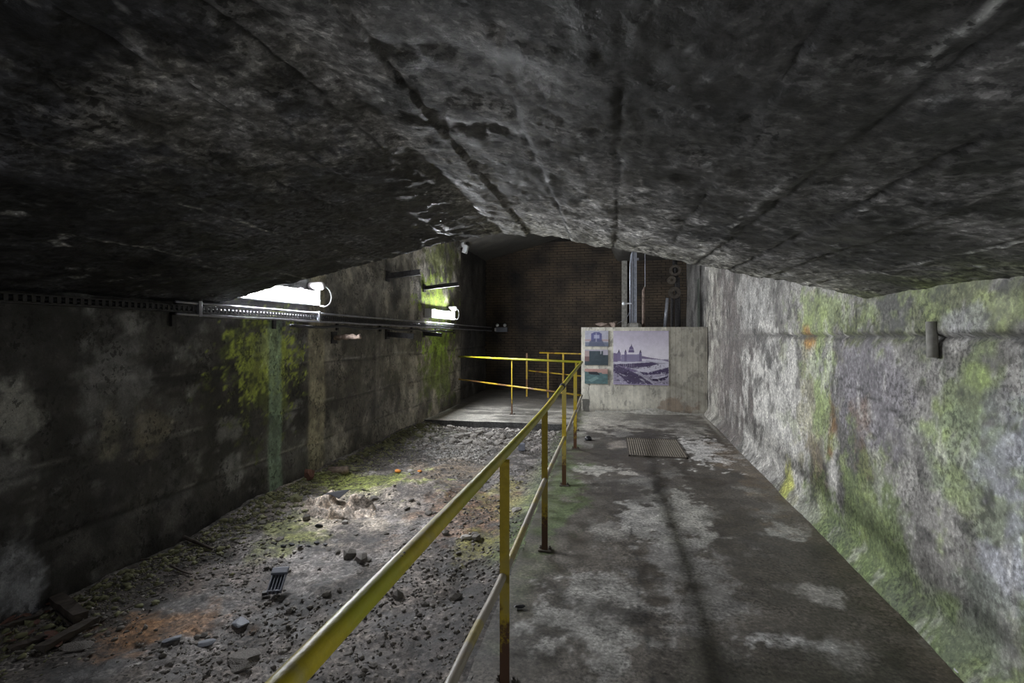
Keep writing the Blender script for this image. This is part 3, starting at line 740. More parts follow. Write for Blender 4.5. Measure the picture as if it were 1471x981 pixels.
# ------------------------------------------------------------------ CONCRETE BLOCK with the photographs
BY = 10.42; BX0 = -.585; BX1 = XR(BY) - .015; BH = 1.775
blk = thing('concrete_block', (.65, BY, 0), 'pale concrete block wall across the far end of the walkway, carrying the photographs', 'block')
Xb, Zb = mesh_grid((BX0, BX1), (0, BH), .012, .012)
C = np.ones(Xb.shape + (3,)) * np.array((.60, .575, .50))
C = C * (.8 + .4 * fbm(Xb * 2, Zb * 2, 501, 6, .6))[..., None] * (.82 + .36 * fbm(Xb * 16, Zb * .6, 502, 4))[..., None]
rt = sst(1.14, 1.16, Xb)
C = mix(C, (.30, .28, .23), rt * .55)
C = mix(C, (.24, .17, .12), blob(Xb, Zb, 1.3, .12, .35, .16, 503) * .7)
C = mix(C, (.20, .19, .17), sst(.62, .70, fbm(Xb * 12, Zb * 5, 504, 5, .65)) * .6)
C = mix(C, (.12, .10, .08), np.exp(-(np.minimum(np.abs(Xb - 1.15), np.abs(Xb - (BX1 - .03))) / .008) ** 2) * .7)
for xs in np.arange(1.22, 1.95, .11): C = mix(C, (.14, .12, .10), np.exp(-((Xb - xs) / .007) ** 2) * .45)
C = mix(C, (.04, .04, .04), np.exp(-((Xb - BX0 - .16 - (fbm(Zb * 5, Zb * 0, 505) - .5) * .05) / .007) ** 2) * ((Zb < .62) | (Zb > BH - .09)) * .85)
C = mix(C, (.05, .05, .05), (np.abs(Xb - BX0 - .1) < .07 + .05 * (fbm(Zb * 6, Xb * 6, 506) - .5)) * (Zb < .26) * .8)
C = mix(C, (.12, .11, .10), sst(.1, .02, Zb) * .5)
Yb_ = np.full_like(Xb, BY) + (fbm(Xb * 3, Zb * 3, 507, 4) - .5) * .008 - .008 * rt
grid('face', np.stack([Xb, Yb_, Zb], -1), C, M['block'], parent=blk, kind=None)
MB().box(((BX0 + BX1) / 2, BY + .8, BH / 2 - .003), (BX1 - BX0 - .004, 1.58, BH - .006)).build('body', M['grey_conc'], blk, bevel=.012)
m = MB(); poly = [(BX0 + .35, 0), (BX0 + 1.0, .05), (BX0 + 1.35, .075), (BX0 + 1.75, .04), (BX1 - .05, .0)]
# mortar fillet at the foot
n = 40; vs = []; fs = []
for k in range(n + 1):
    x = BX0 + .3 + (BX1 - BX0 - .32) * k / n; hgt = .02 + .08 * math.exp(-((x - .9) / .35) ** 2) + rnd.uniform(0, .012)
    vs += [(x, BY + .01, hgt), (x, BY - .06 - hgt * 1.2, -.005)]
    if k: fs.append((2 * k - 2, 2 * k - 1, 2 * k + 1, 2 * k))
MB().add(vs, fs).build('mortar_fillet', M['grey_conc'], blk, smooth=True)

# prints: colour rasters drawn shape by shape
def inpoly(U, V, poly):
    r = np.zeros(U.shape, bool); n = len(poly)
    for i in range(n):
        x0, y0 = poly[i]; x1_, y1_ = poly[(i + 1) % n]
        c = ((y0 > V) != (y1_ > V)) & (U < (x1_ - x0) * (V - y0) / (y1_ - y0 + 1e-9) + x0); r ^= c
    return r
def panel(name, px0, py0, px1, py1, draw, label, n, group=None):
    xa_, za_ = on_y(px0, py0, BY); xb_, zb_ = on_y(px1, py1, BY)
    t_ = thing(name, ((xa_ + xb_) / 2, BY - .01, zb_), label, 'picture', group)
    MB().box(((xa_ + xb_) / 2, BY - .012, (za_ + zb_) / 2), (xb_ - xa_, .012, za_ - zb_)).build('backing_board', M['white'], t_)
    nv = int(n * (za_ - zb_) / (xb_ - xa_))
    U, V = np.meshgrid(np.linspace(0, 1, n), np.linspace(0, 1, nv), indexing='ij')
    Cc = draw(U, V)
    P_ = np.stack([xa_ + U * (xb_ - xa_), np.full_like(U, BY - .0195), za_ + V * (zb_ - za_)], -1)
    grid('print', P_, Cc, M['print'], parent=t_, kind=None, flip=True)
    return t_
def big(U, V):
    x = U * 482 + 380; y = V * 477 + 155
    C = np.ones(U.shape + (3,)) * np.array((.68, .63, .76))
    C = C * (1 - .25 * sst(.5, 0, V) + .12 * fbm(U * 3, V * 3, 601))[..., None]
    C = mix(C, (.88, .86, .90), sst(.1, .5, V) * .5)
    dk = (.05, .035, .09); md = (.20, .16, .28); lt = (.62, .60, .70)
    def p(pts, c, a=1.0):
        nonlocal C
        C = mix(C, c, inpoly(x + (vn(x / 3, y / 3, 9) - .5) * 3, y, pts) * a)
    p([(380, 430), (640, 420), (862, 400), (862, 640), (380, 640)], (.42, .40, .50))            # ground
    p([(630, 375), (700, 390), (800, 405), (862, 412), (862, 425), (630, 400)], md)             # far shore
    p([(380, 350), (415, 355), (420, 430), (380, 430)], md)
    p([(415, 345), (445, 345), (450, 425), (415, 425)], (.22, .19, .32)); p([(421, 345), (430, 315), (439, 345)], dk)
    p([(450, 365), (630, 360), (632, 425), (450, 428)], (.30, .27, .42))                       # main block
    p([(478, 340), (498, 340), (500, 425), (478, 425)], (.20, .17, .30)); p([(480, 340), (488, 315), (496, 340)], dk)
    p([(608, 345), (628, 345), (630, 425), (608, 425)], (.20, .17, .30)); p([(609, 345), (619, 318), (628, 345)], dk)
    p([(512, 345), (565, 345), (560, 312), (552, 295), (540, 286), (528, 295), (520, 312)], (.15, .12, .24)); p([(536, 290), (540, 264), (545, 290)], dk)
    p([(515, 316), (562, 316), (562, 322), (515, 322)], lt, .5)
    win = (np.sin(x * .55) > .3) & (np.sin(y * .42) > -.1) & inpoly(x, y, [(455, 372), (628, 368), (628, 420), (455, 424)])
    C = mix(C, dk, win * .6)
    p([(380, 430), (500, 432), (660, 425), (700, 430), (700, 438), (520, 446), (400, 452)], lt)
    p([(400, 450), (520, 445), (720, 430), (780, 445), (700, 465), (600, 478), (560, 485), (450, 470)], (.09, .07, .14))   # dock basin
    st_ = (np.sin(x * .35) > .2) & inpoly(x, y, [(450, 448), (560, 442), (580, 480), (470, 470)]); C = mix(C, (.35, .32, .42), st_ * .6)
    p([(640, 400), (800, 408), (862, 425), (862, 440), (760, 430), (640, 412)], lt)
    p([(380, 450), (440, 470), (600, 540), (700, 600), (740, 632), (520, 640), (380, 520)], (.10, .08, .15))   # warehouse roofs
    p([(440, 475), (560, 520), (600, 512), (480, 468)], md); p([(430, 530), (480, 545), (500, 560), (450, 548)], lt, .7)
    p([(380, 520), (450, 560), (520, 632), (380, 632)], (.36, .33, .45))
    p([(580, 495), (760, 450), (862, 440), (862, 470), (680, 520), (610, 515)], lt)            # quay
    p([(610, 515), (690, 522), (862, 474), (862, 525), (720, 562), (650, 545)], (.08, .06, .13))
    p([(650, 545), (862, 525), (862, 632), (740, 632)], (.40, .37, .48))
    p([(700, 575), (760, 578), (850, 548), (858, 555), (830, 585), (760, 598), (715, 592)], dk); p([(705, 573), (770, 560), (845, 543), (850, 552), (770, 575)], lt)
    p([(610, 570), (650, 590), (690, 640), (678, 640), (640, 598), (606, 578)], lt, .8); p([(650, 565), (720, 600), (750, 640), (740, 640), (700, 605), (646, 572)], lt, .6)
    C = mix(C, dk, (sst(.60, .66, fbm(U * 26, V * 26, 602, 4, .7)) * (V > .62) * .8)); C = mix(C, lt, (sst(.64, .68, fbm(U * 30 + 5, V * 30, 603, 4, .7)) * (V > .66) * .8))
    C = mix(C, (.45, .38, .60), (sst(.03, .0, V) + sst(.97, 1, V)) * .7)
    return C
def s1(U, V):
    C = np.ones(U.shape + (3,)) * np.array((.42, .42, .50)) * (.8 + .4 * fbm(U * 5, V * 5, 611))[..., None]
    C = mix(C, (.42, .28, .26), (V > .55) * (V < .68) * .7); C = mix(C, (.13, .16, .22), (V > .72) * .85)
    C = mix(C, (.12, .12, .26), inpoly(U, V, [(.27, .7), (.27, .18), (.38, .1), (.62, .1), (.72, .2), (.72, .7)]))
    C = mix(C, (.45, .47, .62), inpoly(U, V, [(.38, .5), (.38, .28), (.62, .28), (.62, .5)]) * .7)
    C = mix(C, (.10, .11, .18), inpoly(U, V, [(.15, .95), (.2, .65), (.45, .55), (.75, .62), (.85, .95)]) * .8)
    return mix(C, (.55, .55, .65), np.exp(-((U - .48) / .02) ** 2) * (V > .15) * (V < .7) * .6)
def s2(U, V):
    C = np.ones(U.shape + (3,)) * np.array((.055, .075, .09)) * (.7 + .6 * fbm(U * 6, V * 6, 612))[..., None]
    C = mix(C, (.42, .32, .32), (U < .2) * (V < .5)); C = mix(C, (.40, .38, .45), (V < .1) | ((U > .78) & (V < .35)))
    C = mix(C, (.20, .12, .12), (U < .2) * (V > .45) * (V < .75)); C = mix(C, (.5, .5, .55), inpoly(U, V, [(.66, 0), (.73, 0), (.71, .3), (.67, .3)]) * .6)
    return C
def s3(U, V):
    C = np.ones(U.shape + (3,)) * np.array((.10, .17, .18)) * (.6 + .8 * fbm(U * 7, V * 9, 613))[..., None]
    C = mix(C, (.52, .33, .30), (V < .18 + .08 * np.sin(U * 3)) | ((U > .75) & (V < .34))); C = mix(C, (.035, .04, .05), inpoly(U, V, [(.15, .2), (.55, .2), (.68, .42), (.2, .36)]))
    return mix(C, (.28, .42, .40), inpoly(U, V, [(.15, .75), (.5, .5), (.62, .62), (.3, .9)]) * .5)
panel('framed_photograph', 881, 475.5, 960.5, 553.5, big, 'large violet toned photograph of a domed building and docks on the concrete block', 170)
panel('small_photograph', 840.5, 475, 874, 497.5, s1, 'topmost of the three small photographs, showing a bluish arch', 60, 'small photographs in a column on the block')
panel('small_photograph', 840, 502, 873.5, 524.5, s2, 'middle of the three small photographs, mostly dark', 60, 'small photographs in a column on the block')
panel('small_photograph', 840, 529.5, 873, 551.5, s3, 'lowest of the three small photographs, with teal water', 60, 'small photographs in a column on the block')

# ------------------------------------------------------------------ things on top of the block
def rock_mesh(seed, n=2, amp=.3, flat=1.0, mat=None, name='stone'):
    import bmesh
    bm = bmesh.new(); bmesh.ops.create_icosphere(bm, subdivisions=n, radius=1)
    r6 = random.Random(seed); off = r6.uniform(0, 50)
    planes = [(Vector((r6.gauss(0, 1), r6.gauss(0, 1), r6.gauss(0, 1))).normalized(), r6.uniform(.45, .8)) for _ in range(9)]
    for v in bm.verts:
        p = v.co.copy()
        for nn, dd in planes:
            k = p.dot(nn)
            if k > dd: p -= nn * (k - dd)
        p *= 1 + amp * (float(fbm(np.array(p.x * 2 + off), np.array(p.y * 2 + p.z * 2), seed, 3)) - .5)
        v.co = Vector((p.x, p.y, p.z * flat))
    me = bpy.data.meshes.new(name); bm.to_mesh(me); bm.free()
    if mat: me.materials.append(mat)
    return me
def put(name, me, loc, sc, rot=(0, 0, 0)):
    o = bpy.data.objects.new(name, me); o.location = loc; o.scale = sc; o.rotation_euler = rot; COL.objects.link(o); return o
PY = BY + .30
# post
x, _ = on_y(911, 460, PY)
t = thing('steel_post', (x, PY, BH), 'pale galvanised steel post standing on a concrete foot on the block', 'post')
MB().lathe((x, PY, BH - .004), [(.16, 0), (.16, .06), (.11, .10)], 6).build('concrete_foot', M['grey_conc'], t)
m = MB(); hh = 1.58
m.box((x - .045, PY, BH + .10 + hh / 2), (.012, .11, hh)).box((x + .045, PY, BH + .10 + hh / 2), (.012, .11, hh)).box((x, PY, BH + .10 + hh / 2), (.085, .014, hh))
m.build('column', M['galv'], t)
MB().tube([(x - .085, PY, BH + .08), (x - .085, PY, BH + 1.35), (x - .06, PY, BH + 1.55), (x, PY, BH + 1.70), (x + .05, PY, BH + 1.72)], .014, 8).build('conduit', M['galv'], t, smooth=True)
MB().box((x + .02, PY, BH + 1.71), (.14, .12, .06)).build('head_plate', M['galv'], t, bevel=.008)
MB().box((x + .07, PY - .03, BH + 1.45), (.05, .02, .05)).build('bolt_plate', M['galv'], t)
# hanging pipe on a wire
x, z = on_y(924.5, 440, PY + .2); z0 = on_y(924, 460, PY + .2)[1]; z1 = on_y(925, 412, PY + .2)[1]; z2 = on_y(926, 362, PY + .2)[1]
t = thing('old_pipe', (x, PY + .2, BH), 'thin pinkish grey pipe hanging on a wire right of the steel post', 'pipe')
MB().tube([(x, PY + .2, BH - .002), (x, PY + .2, z1 - .08), (x + .03, PY + .2, z1)], [.036, .033, .018], 12).build('pipe', M['rust'], t, smooth=True)
MB().tube([(x + .03, PY + .2, z1), (x + .035, PY + .2, 4.36)], .006, 6).build('wire', M['galv'], t)
# short leaning pipe
x, z = on_y(955, 463, PY + .2); z1 = on_y(959, 428, PY + .2)[1]
tag(MB().tube([(x, PY + .2, BH - .002), (x + .055, PY + .2, z1)], .034, 12).build('short_pipe', M['galv'], smooth=True), 'short grey pipe leaning on the block left of the dark gear', 'pipe')
# old gear with discs
x, _ = on_y(969, 430, PY + .5); yg = PY + .5
t = thing('old_valve_gear', (x, yg, BH), 'dark rusted gear of rings and rods at the right end of the block', 'machinery')
MB().box((x + .06, yg, BH + .55), (.10, .10, 1.10)).box((x - .05, yg + .02, BH + .40), (.06, .06, .80)).build('column', M['darksteel'], t, bevel=.01)
MB().tube([(x + .10, yg - .07, BH), (x + .10, yg - .07, BH + .62), (x + .03, yg - .07, BH + .78)], .02, 8).build('rod', M['darksteel'], t, smooth=True)
RX = Matrix.Rotation(math.pi / 2, 3, 'X')
def ring(cx, cz, ro, ri, mat, y_=0):
    n = 24; m = MB(); vs = []; fs = []
    for yy_ in (-.03, .03):
        for r_ in (ro, ri):
            vs += [(cx + r_ * math.cos(2 * math.pi * k / n), yg - .08 + yy_ + y_, cz + r_ * math.sin(2 * math.pi * k / n)) for k in range(n)]
    for k in range(n):
        k1 = (k + 1) % n
        fs += [(k, k1, n + k1, n + k), (2 * n + k, 3 * n + k, 3 * n + k1, 2 * n + k1), (k, 2 * n + k, 2 * n + k1, k1), (n + k, n + k1, 3 * n + k1, 3 * n + k)]
    m.add(vs, fs).build('ring', mat, t)
ring(x, on_y(968, 389, yg)[1], .12, .07, M['iron']); ring(x - .07, on_y(963, 403, yg)[1], .09, .03, M['iron']); ring(x - .01, on_y(967, 421, yg)[1], .13, .05, M['iron'])
MB().tube([(x + .02, yg, BH + 1.05), (x, yg - .03, BH + 1.5)], .05, 10).build('shaft', M['darksteel'], t, smooth=True)
# rag / rock lump
me = rock_mesh(5, 3, .9, .6, M['rust'], 'rubble_lump')
x, _ = on_y(870, 465, PY - .1)
lump = put('rubble_lump', me, (x, PY - .12, BH + .055), (.21, .12, .11)); tag(lump, 'brown crumbling lump lying on the left of the block top', 'stone')
me = rock_mesh(8, 3, .8, .8, M['rust'], 'rubble_lump')
tag(put('rubble_lump', me, (x + .17, PY - .12, BH + .07), (.10, .10, .10)), 'smaller darker brown lump touching the right end of the long one', 'stone')
# bare bulb and its cable
x, z = on_y(896, 436, PY)
t = thing('bulb_holder', (x + .08, PY, z), 'small white bulb on a bracket left of the steel post', 'bulb')
MB().tube([(x + .16, PY, z), (x + .03, PY, z)], .016, 8).build('arm', M['white'], t)
MB().lathe((x, PY, z), [(.008, -.04), (.034, -.022), (.042, 0), (.034, .022), (.008, .04)], 14, Matrix.Rotation(math.pi / 2, 3, 'Y')).build('bulb', M['glass'], t, smooth=True)
pts = [(x + .12, PY, z - .02), (x + .13, PY, z - .15), (x + .06, PY - .02, z - .3), (x - .04, PY - .05, z - .38), (x - .12, PY - .08, z - .42), (x - .2, PY - .1, BH + .005)]
MB().tube(smooth_path(pts, 5), .006, 6).build('cord', M['conduit'], t, smooth=True)

# ------------------------------------------------------------------ on the right wall: upright pipe stub
y, z1 = on_right(1346, 462); _, z0 = on_right(1350, 514)
t = thing('pipe_stub', (XR(y) - .02, y, z0), 'short grey upright pipe stub set in the right wall at the joint', 'pipe')
MB().tube([(XR(y) - .02, y, z0), (XR(y) - .02, y + .01, z1)], .026, 14).build('pipe', M['grey_conc'], t, smooth=True)

# ------------------------------------------------------------------ drain cover in the walkway
xa, ya = on_floor(904, 655); xb, _ = on_floor(985, 655); _, yb = on_floor(945, 632)
t = thing('drain_cover', ((xa + xb) / 2, (ya + yb) / 2, 0), 'ribbed rusty drain cover set in the walkway beside the white stain', 'drain cover')
m = MB(); cx, cy = (xa + xb) / 2, (ya + yb) / 2; W_, H_ = xb - xa, yb - ya
for s in (-1, 1): m.box((cx + s * W_ / 2, cy, .008), (.02, H_ + .02, .02)).box((cx, cy + s * H_ / 2, .008), (W_ + .02, .02, .02))
m.box((cx, cy, .002), (W_, H_, .008)); m.build('frame', M['iron'], t)
nb_ = 24
bar = MB().box((0, 0, 0), (W_ / nb_ * .5, H_ - .03, .014)).mesh('slat', M['grate'])
for k in range(nb_):
    o = bpy.data.objects.new('slat', bar); COL.objects.link(o); o.parent = t; o.location = (xa + (k + .5) * W_ / nb_ - cx, 0, .012)

# small black cap on the walkway
x, y = on_floor(845, 632)
tag(MB().lathe((x, y, .004), [(.055, 0), (.055, .02), (.045, .045), (.02, .06)], 16).build('rubber_cap', M['blackplastic'], smooth=True), 'small round black rubber cap on the walkway by the rail', 'cap')
x, y = on_floor(746, 874)
me = rock_mesh(21, 2, .6, .4, M['blackplastic'], 'black_scrap')
tag(put('black_scrap', me, (x, y, .012), (.045, .02, .03), (0, 0, .4)), 'black scrap lying at the walkway edge beyond the nearest post', 'scrap')
x, y = on_floor(1378, 968)
me = rock_mesh(22, 2, .9, .5, M['white'], 'white_scrap')
tag(put('white_scrap', me, (x, y, .012), (.02, .03, .02)), 'small white scrap on the floor in the lower right corner', 'scrap')

# ------------------------------------------------------------------ things on the dirt
def dpt(px, py): 
    x, y = on_floor(px, py, -.05); z = float(dirt_h(x, y))
    x, y = on_floor(px, py, z); return x, y, float(dirt_h(x, y))
kinds = {'stone': M['stone'], 'palestone': M['palestone'], 'moss_stone': M['moss_stone'], 'slate': M['slate']}
lib = {k: [rock_mesh(100 + i * 7 + j, 1, .4, 1, mt, 'stone') for j in range(5)] for i, (k, mt) in enumerate(kinds.items())}
placed = []
def stone(px, py, wpx, kind, flat=.6, label=None, asp=1.0, rz=None, group=None, name='stone', mesh=None):
    x, y, z = dpt(px, py); d = (EYE - z) * F / (py - HZ); s = wpx / 2 * d / F
    me_ = mesh or rnd.choice(lib[kind])
    o = put(name, me_, (x, y, z + s * flat * .3), (s * 1.1, s * asp * 1.1, s * flat), (rnd.uniform(-.15, .15), rnd.uniform(-.15, .15), rz if rz is not None else rnd.uniform(0, 6.28)))
    tag(o, label, 'stone', group); placed.append((x, y)); return o
fl = rock_mesh(31, 2, .25, .35, M['slate'], 'slate')
stone(297, 926, 40, 'slate', .5, 'pale grey flat slate, longer of the pair in front on the dirt', .4, .1, name='slate', mesh=fl)
stone(247, 920, 26, 'slate', .7, 'pale triangular slate left of the longer flat one', .6, .5, name='slate', mesh=rock_mesh(33, 2, .3, .4, M['slate'], 'slate'))
stone(346, 898, 32, 'slate', .6, 'broad grey slate right of and behind the pair of pale slates', .7, -.3, name='slate', mesh=rock_mesh(35, 2, .3, .4, M['slate'], 'slate'))
stone(112, 932, 40, 'slate', .6, 'large grey slab beside the foot of the dark planks', .7, .3, name='slate', mesh=rock_mesh(36, 2, .3, .4, M['stone'], 'slate'))
stone(350, 950, 60, 'stone', .5, 'broadest rounded grey stone at the bottom, left of the rail', .8, .2, mesh=rock_mesh(37, 3, .5, .6, M['stone'], 'stone'))
stone(425, 718, 24, 'moss_stone', .8, 'squared mossy stone near the wall left of the rag heap', .7, .1)
stone(505, 797, 22, 'stone', .9, 'dark stone in the middle of the dirt bed', 1)
stone(520, 806, 26, 'stone', .7, 'dark stone just right of and in front of the one mid bed', 1)
stone(572, 858, 24, 'stone', .8, 'dark block with sharp edges near the rail, lower middle', .8)
stone(652, 861, 26, 'stone', .7, 'dark stone closest to the nearest post, on the dirt', .8)
stone(668, 773, 26, 'palestone', .5, 'pale flat stone beyond the nearest rail post', .6)
stone(683, 772, 26, 'stone', .5, 'dark flat stone right of the pale one beyond the nearest post', .6)
stone(742, 735, 22, 'palestone', .4, 'pale flat stone between first and second posts', .6)
stone(440, 746, 14, 'stone', .9, 'rounded stone at the left front of the rag heap')
stone(497, 752, 14, 'palestone', .9, 'rounded pale stone at the front of the rag heap')
# pale broken stones below the slab and scattered rubble
i = 0
gr = {'palestone': ('pale broken stone in the rubble strip before the far slab', 'pale stones before the far slab'),
      'stone': ('small brown grey stone loose on the dirt bed', 'loose stones on the dirt bed'),
      'moss_stone': ('small mossy stone at the foot of the left wall', 'mossy stones along the left wall')}
while i < 95:
    px = rnd.gauss(650, 45); py = rnd.gauss(632, 7)
    if not (598 < px < 800 and 614 < py < 652): continue
    wp = rnd.choice((4, 5, 6, 8, 11, 15))
    lb = ('big' if wp > 9 else 'small') + ' pale broken stone before the far slab, ' + ('close to the left wall' if px < 635 else 'near the middle of the slab edge' if px < 690 else 'toward the handrail')
    stone(px, py, wp, 'palestone', rnd.uniform(.5, .9), lb, group=lb.replace('stone', 'stones')); i += 1
def zone(x, y):
    if y < 2.7: return 'at the near left of the dirt bed' if x < -1.9 else 'under the nearest rail span'
    if y < 4.2: return 'around the plastic casing' if x < -1.7 else 'left of the second rail post'
    if y < 6.0: return 'around the rag heap' if x < -1.4 else 'left of the third rail post'
    return 'far along the left wall' if x < -2.2 else 'in the far rubble by the rail'
i = 0
while i < 150:
    x = rnd.uniform(XL + .15, KX - .1); y = rnd.uniform(1.9, 8.2)
    d = CA * y - SA * x; px = CX + F * (CA * x + SA * y) / d; py = HZ + F * 1.66 / d
    if not (0 < px < 1000 and py < 981): continue
    wp = rnd.choice((5, 7, 9, 12, 15)); zn = zone(x, y); fl_ = rnd.uniform(.4, .8)
    lb = ('bigger' if wp > 10 else 'small') + (' flat' if fl_ < .58 else ' rounded') + ' brown grey stone loose ' + zn
    stone(px, py, wp * (1 if py > 700 else .6), 'stone', fl_, lb, group=lb.replace('stone', 'stones')); i += 1
i = 0
while i < 70:
    y = rnd.uniform(3.4, 8.3); x = XL + .1 + abs(rnd.gauss(0, .18))
    d = CA * y - SA * x; px = CX + F * (CA * x + SA * y) / d; py = HZ + F * 1.66 / d
    wp = rnd.uniform(5, 13)
    lb = ('bigger' if wp > 9 else 'small') + ' mossy stone at the left wall foot, ' + ('nearer than the green wall band' if y < 4.2 else 'between the green and beige wall bands' if y < 5.3 else 'beyond the beige wall band')
    stone(px, py, wp, 'moss_stone', rnd.uniform(.5, .9), lb, group=lb.replace('stone', 'stones')); i += 1
# uncountable grit: one object
def scatter(name, n, mat, fx, smin, smax, label, seed):
    r7 = np.random.RandomState(seed)
    base = []
    import bmesh
    bm = bmesh.new(); bmesh.ops.create_icosphere(bm, subdivisions=1, radius=1); bv = np.array([v.co[:] for v in bm.verts]); bf = np.array([[v.index for v in f.verts] for f in bm.faces]); bm.free()
    bm = bmesh.new(); bmesh.ops.create_cube(bm, size=1.4); bv2 = np.array([v.co[:] for v in bm.verts]); bm.free()
    xs, ys = fx(r7, n); n = len(xs); zs = dirt_h(xs, ys)
    s = smin * (smax / smin) ** (r7.rand(n) ** 2.2)
    V = []; nb = len(bv)
    oc = np.array([(1, 0, 0), (-1, 0, 0), (0, 1, 0), (0, -1, 0), (0, 0, 1), (0, 0, -1)], float)
    of = np.array([(0, 2, 4), (2, 1, 4), (1, 3, 4), (3, 0, 4), (2, 0, 5), (1, 2, 5), (3, 1, 5), (0, 3, 5)])
    j = oc[None] * (1 + (r7.rand(n, 6, 1) - .5) * .9) + (r7.rand(n, 6, 3) - .5) * .7
    j[..., 2] *= .65
    a = r7.rand(n) * 6.28; ca, sa = np.cos(a), np.sin(a)
    xx = j[..., 0] * ca[:, None] - j[..., 1] * sa[:, None]; yy_ = j[..., 0] * sa[:, None] + j[..., 1] * ca[:, None]
    P = np.stack([xx * s[:, None] + xs[:, None], yy_ * s[:, None] + ys[:, None], j[..., 2] * s[:, None] + zs[:, None] + s[:, None] * .2], -1).reshape(-1, 3)
    T = (of[None] + (np.arange(n) * 6)[:, None, None]).reshape(-1, 3)
    me = bpy.data.meshes.new(name); me.vertices.add(len(P)); me.vertices.foreach_set('co', P.reshape(-1).astype(np.float32))
    me.loops.add(T.size); me.loops.foreach_set('vertex_index', T.reshape(-1).astype(np.int32))
    me.polygons.add(len(T)); me.polygons.foreach_set('loop_start', np.arange(0, T.size, 3, dtype=np.int32)); me.update(calc_edges=True)
    me.materials.append(mat); o = bpy.data.objects.new(name, me); COL.objects.link(o); tag(o, label, 'gravel', kind='stuff'); return o
def everywhere(r, n):
    x = r.uniform(XL + .05, KX - .06, n); y = r.uniform(1.2, SY - .1, n)
    k = fbm(x * 1.6, y * 1.6, 77, 4) + r.rand(n) * .25 > .6
    return x[k], y[k]
def strip(r, n):
    x = r.uniform(XL + .1, KX - .15, n); y = SY - .25 - np.abs(r.normal(0, .45, n)); return x, y
def wallside(r, n):
    x = XL + .06 + np.abs(r.normal(0, .25, n)); y = r.uniform(1.8, SY - .1, n); return x, y
scatter('grit', 42000, M['stone'], everywhere, .003, .019, 'fine brown grit and stone chips strewn over the dirt bed', 1)
scatter('pale_grit', 2600, M['palestone'], everywhere, .003, .014, 'pale stone chips strewn over the dirt bed', 2)
scatter('pale_grit', 800, M['palestone'], strip, .006, .05, 'pale chips in the strip just before the far slab', 3)
scatter('mossy_grit', 3500, M['moss_stone'], wallside, .006, .035, 'greenish chips along the foot of the left wall', 4)

# planks and debris in the near left corner
def plank(pa, pb, w_, th, label, mat=M['wood'], lift=0.0):
    a = Vector(dpt(*pa)); b = Vector(dpt(*pb)); a.z += th / 2 + lift; b.z += th / 2 + lift
    d = b - a; L_ = d.length; ang = math.atan2(d.y, d.x); pit = -math.atan2(d.z, math.hypot(d.x, d.y))
    R_ = Matrix.Rotation(ang, 3, 'Z') @ Matrix.Rotation(pit, 3, 'Y')
    n = 7; vs = []; fs = []
    for k in range(n + 1):
        for (yy_, zz_) in ((-1, -1), (1, -1), (1, 1), (-1, 1)):
            e = .004
            vs.append(a + d * .5 + R_ @ Vector(((k / n - .5) * L_ + (rnd.uniform(-.03, .03) if k in (0, n) else 0), yy_ * w_ / 2 + rnd.uniform(-e, e), zz_ * th / 2 + rnd.uniform(-e, e))))
    for k in range(n):
        for q in range(4): fs.append((k * 4 + q, (k + 1) * 4 + q, (k + 1) * 4 + (q + 1) % 4, k * 4 + (q + 1) % 4))
    fs += [(0, 1, 2, 3), (n * 4 + 3, n * 4 + 2, n * 4 + 1, n * 4)]
    return tag(MB().add(vs, fs).build('plank', mat), label, 'plank')
plank((55, 938), (142, 892), .06, .035, 'long dark plank pointing at the rail in the near left corner')
plank((75, 862), (115, 892), .07, .05, 'short thick black plank lying toward the left wall')
plank((5, 905), (60, 885), .04, .02, 'thin dark batten at the left edge of the picture', lift=.01)
plank((15, 935), (70, 915), .05, .02, 'thin brown batten below the one at the picture edge')
def twig(pts, r, label):
    P_ = []
    for p in pts:
        q = dpt(*p); P_.append((q[0], q[1], q[2] + r + .006))
    tag(MB().tube(smooth_path(P_, 4), [r * (1 - .5 * k / (4 * (len(pts) - 1))) for k in range(4 * (len(pts) - 1) + 1)], 6).build('twig', M['wood'], smooth=True), label, 'twig')
twig([(255, 772), (280, 782), (305, 793)], .018, 'thick dark stick by the left wall foot')
twig([(195, 806), (225, 804), (252, 803)], .007, 'thin straight twig beside the left wall, left of the thick stick')
twig([(245, 815), (260, 822), (275, 828)], .009, 'short forked looking twig in front of the thick stick')
twig([(200, 854), (225, 845), (248, 836)], .005, 'pale thin twig nearest the orange brown dirt')
twig([(145, 895), (175, 880), (200, 870)], .006, 'thin twig beyond the tip of the long plank')
twig([(80, 880), (110, 905), (140, 900)], .008, 'crooked twig crossing behind the long plank')
